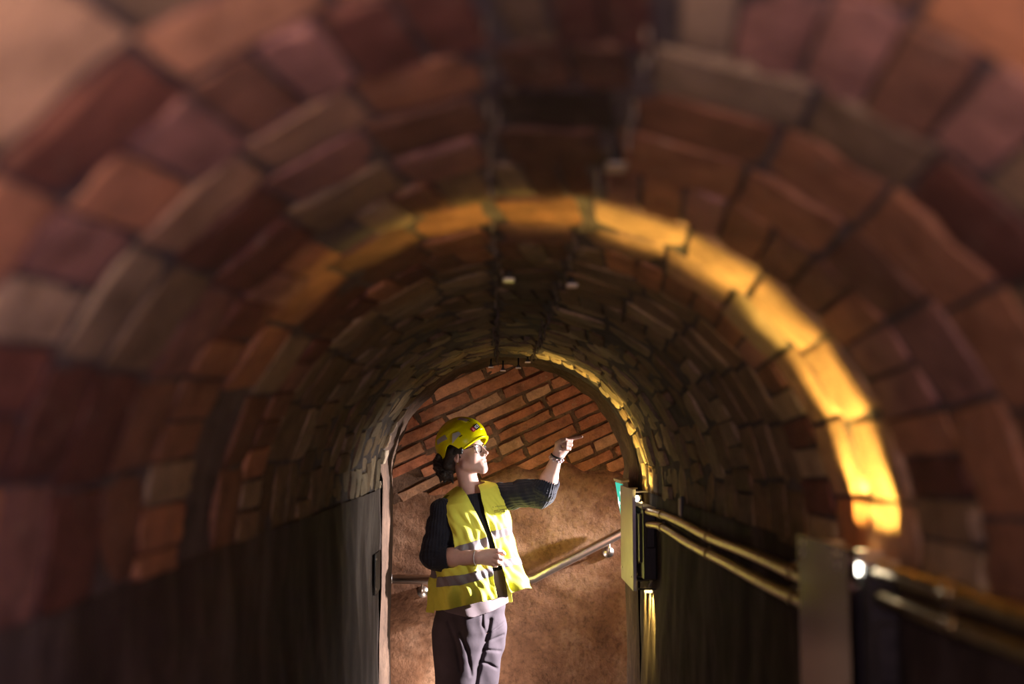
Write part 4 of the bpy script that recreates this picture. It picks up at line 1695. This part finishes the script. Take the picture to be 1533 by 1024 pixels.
zb1 = (P(700, 806, YP)[2], P(700, 820, YP)[2])
zb2 = (P(700, 846, YP)[2], P(700, 862, YP)[2])
mR = keep & isfront & inR
mL = keep & isfront & inL & ~inR
mB = keep & ~isfront
sheet('reflective_band', mR & band([640, 679, 712, 735], [828, 819, 809, 801], [846, 836, 826, 817]), .0022, M['reflect'], vest, .0008)
sheet('reflective_band', mR & band([640, 693, 738, 745], [865, 860, 848, 845], [881, 876, 863, 860]), .0022, M['reflect'], vest, .0008)
sheet('reflective_band', mL & band([735, 766, 790], [795, 787.5, 783], [809, 801.5, 797]), .0022, M['reflect'], vest, .0008)
sheet('reflective_band', mL & band([750, 773, 795], [838, 833.5, 830], [851, 846.5, 843]), .0022, M['reflect'], vest, .0008)
sheet('reflective_band', mB & (ZZ < zb1[0]) & (ZZ > zb1[1]), .0022, M['reflect'], vest, .0008)
sheet('reflective_band', mB & (ZZ < zb2[0]) & (ZZ > zb2[1]), .0022, M['reflect'], vest, .0008)


# small dark print on her left breast: a thin line and a boxed word (too small to read in the photo)
def vest_pt(px, py):
    d_ = np.where(mL & (PH < .98), (PXX - px) ** 2 + (PYY - py) ** 2, 1e9)
    i = np.argsort(d_.ravel())[:6]
    w_ = 1 / (d_.ravel()[i] + .3)
    w_ /= w_.sum()
    n_ = (NR.reshape(-1, 3)[i] * w_[:, None]).sum(0)
    s = (PT.reshape(-1, 3)[i] * w_[:, None]).sum(0)
    return s + n_ * .0036


vs, fs = [], []


def stroke(x0, y0, x1, y1, wd):
    k = len(vs)
    L2 = math.hypot(x1 - x0, y1 - y0)
    nx_, ny_ = -(y1 - y0) / L2 * wd / 2, (x1 - x0) / L2 * wd / 2
    nn = max(1, int(L2 / 3))
    for i in range(nn + 1):
        t = i / nn
        x, y = x0 + (x1 - x0) * t, y0 + (y1 - y0) * t
        vs.append(vest_pt(x + nx_, y + ny_))
        vs.append(vest_pt(x - nx_, y - ny_))
    for i in range(nn):
        fs.append((k + 2 * i, k + 2 * i + 1, k + 2 * i + 3, k + 2 * i + 2))


stroke(739.3, 764.3, 757.5, 762.1, .75)
stroke(740.3, 766.9, 757.8, 765.5, .75)
stroke(739.5, 764.3, 740.6, 766.9, .8)
stroke(757.4, 762.2, 758.0, 765.5, .8)
for k in range(9):
    x = 742 + k * 1.7
    stroke(x, 764.2 - k * .2, x + .3, 766.4 - k * .16, .45)
stroke(737.2, 758.4, 738.0, 759.8, .8)
for k in range(8):
    stroke(741 + k * 1.9, 758.7 - k * .19, 742.2 + k * 1.9, 758.5 - k * .19, .8)
under(mesh_obj('printed_text', vs, fs, M['print'], None), vest)

# --- bracelets
def band_ring(name, p, q, r, rt, m, n_=20, beads=False):
    d_ = Vector(q - p).normalized()
    u = d_.orthogonal().normalized()
    v = d_.cross(u)
    pts = [Vector(p) + r * (math.cos(2 * PI * k / n_) * u + math.sin(2 * PI * k / n_) * v) for k in range(n_ + 1)]
    if not beads:
        vv, f = tube_geo(pts, rt, 8, False)
        return under(mesh_obj(name, vv, f, m, None, True), person)
    bm = bmesh.new()
    for k, c_ in enumerate(pts[:-1]):
        s_ = bmesh.ops.create_uvsphere(bm, u_segments=8, v_segments=5, radius=rt * (1 if k % 3 else 1.3))
        bmesh.ops.translate(bm, vec=c_ + d_ * .004 * (1 if k % 2 else -1), verts=s_['verts'])
    return under(bm_obj(name, bm, m, None, True), person)


band_ring('bracelet', WR, WR + (WR - ER), .0335, .0022, M['white'])['label'] = 'thin white wristband'
band_ring('bracelet', WL + cd * -.002, WL + cd, .0305, .0062, M['beads'], 18, True)['label'] = 'chunky pale beaded bracelet'
band_ring('hair_tie', WL + cd * .012, WL + 2 * cd, .0285, .0045, M['black'])
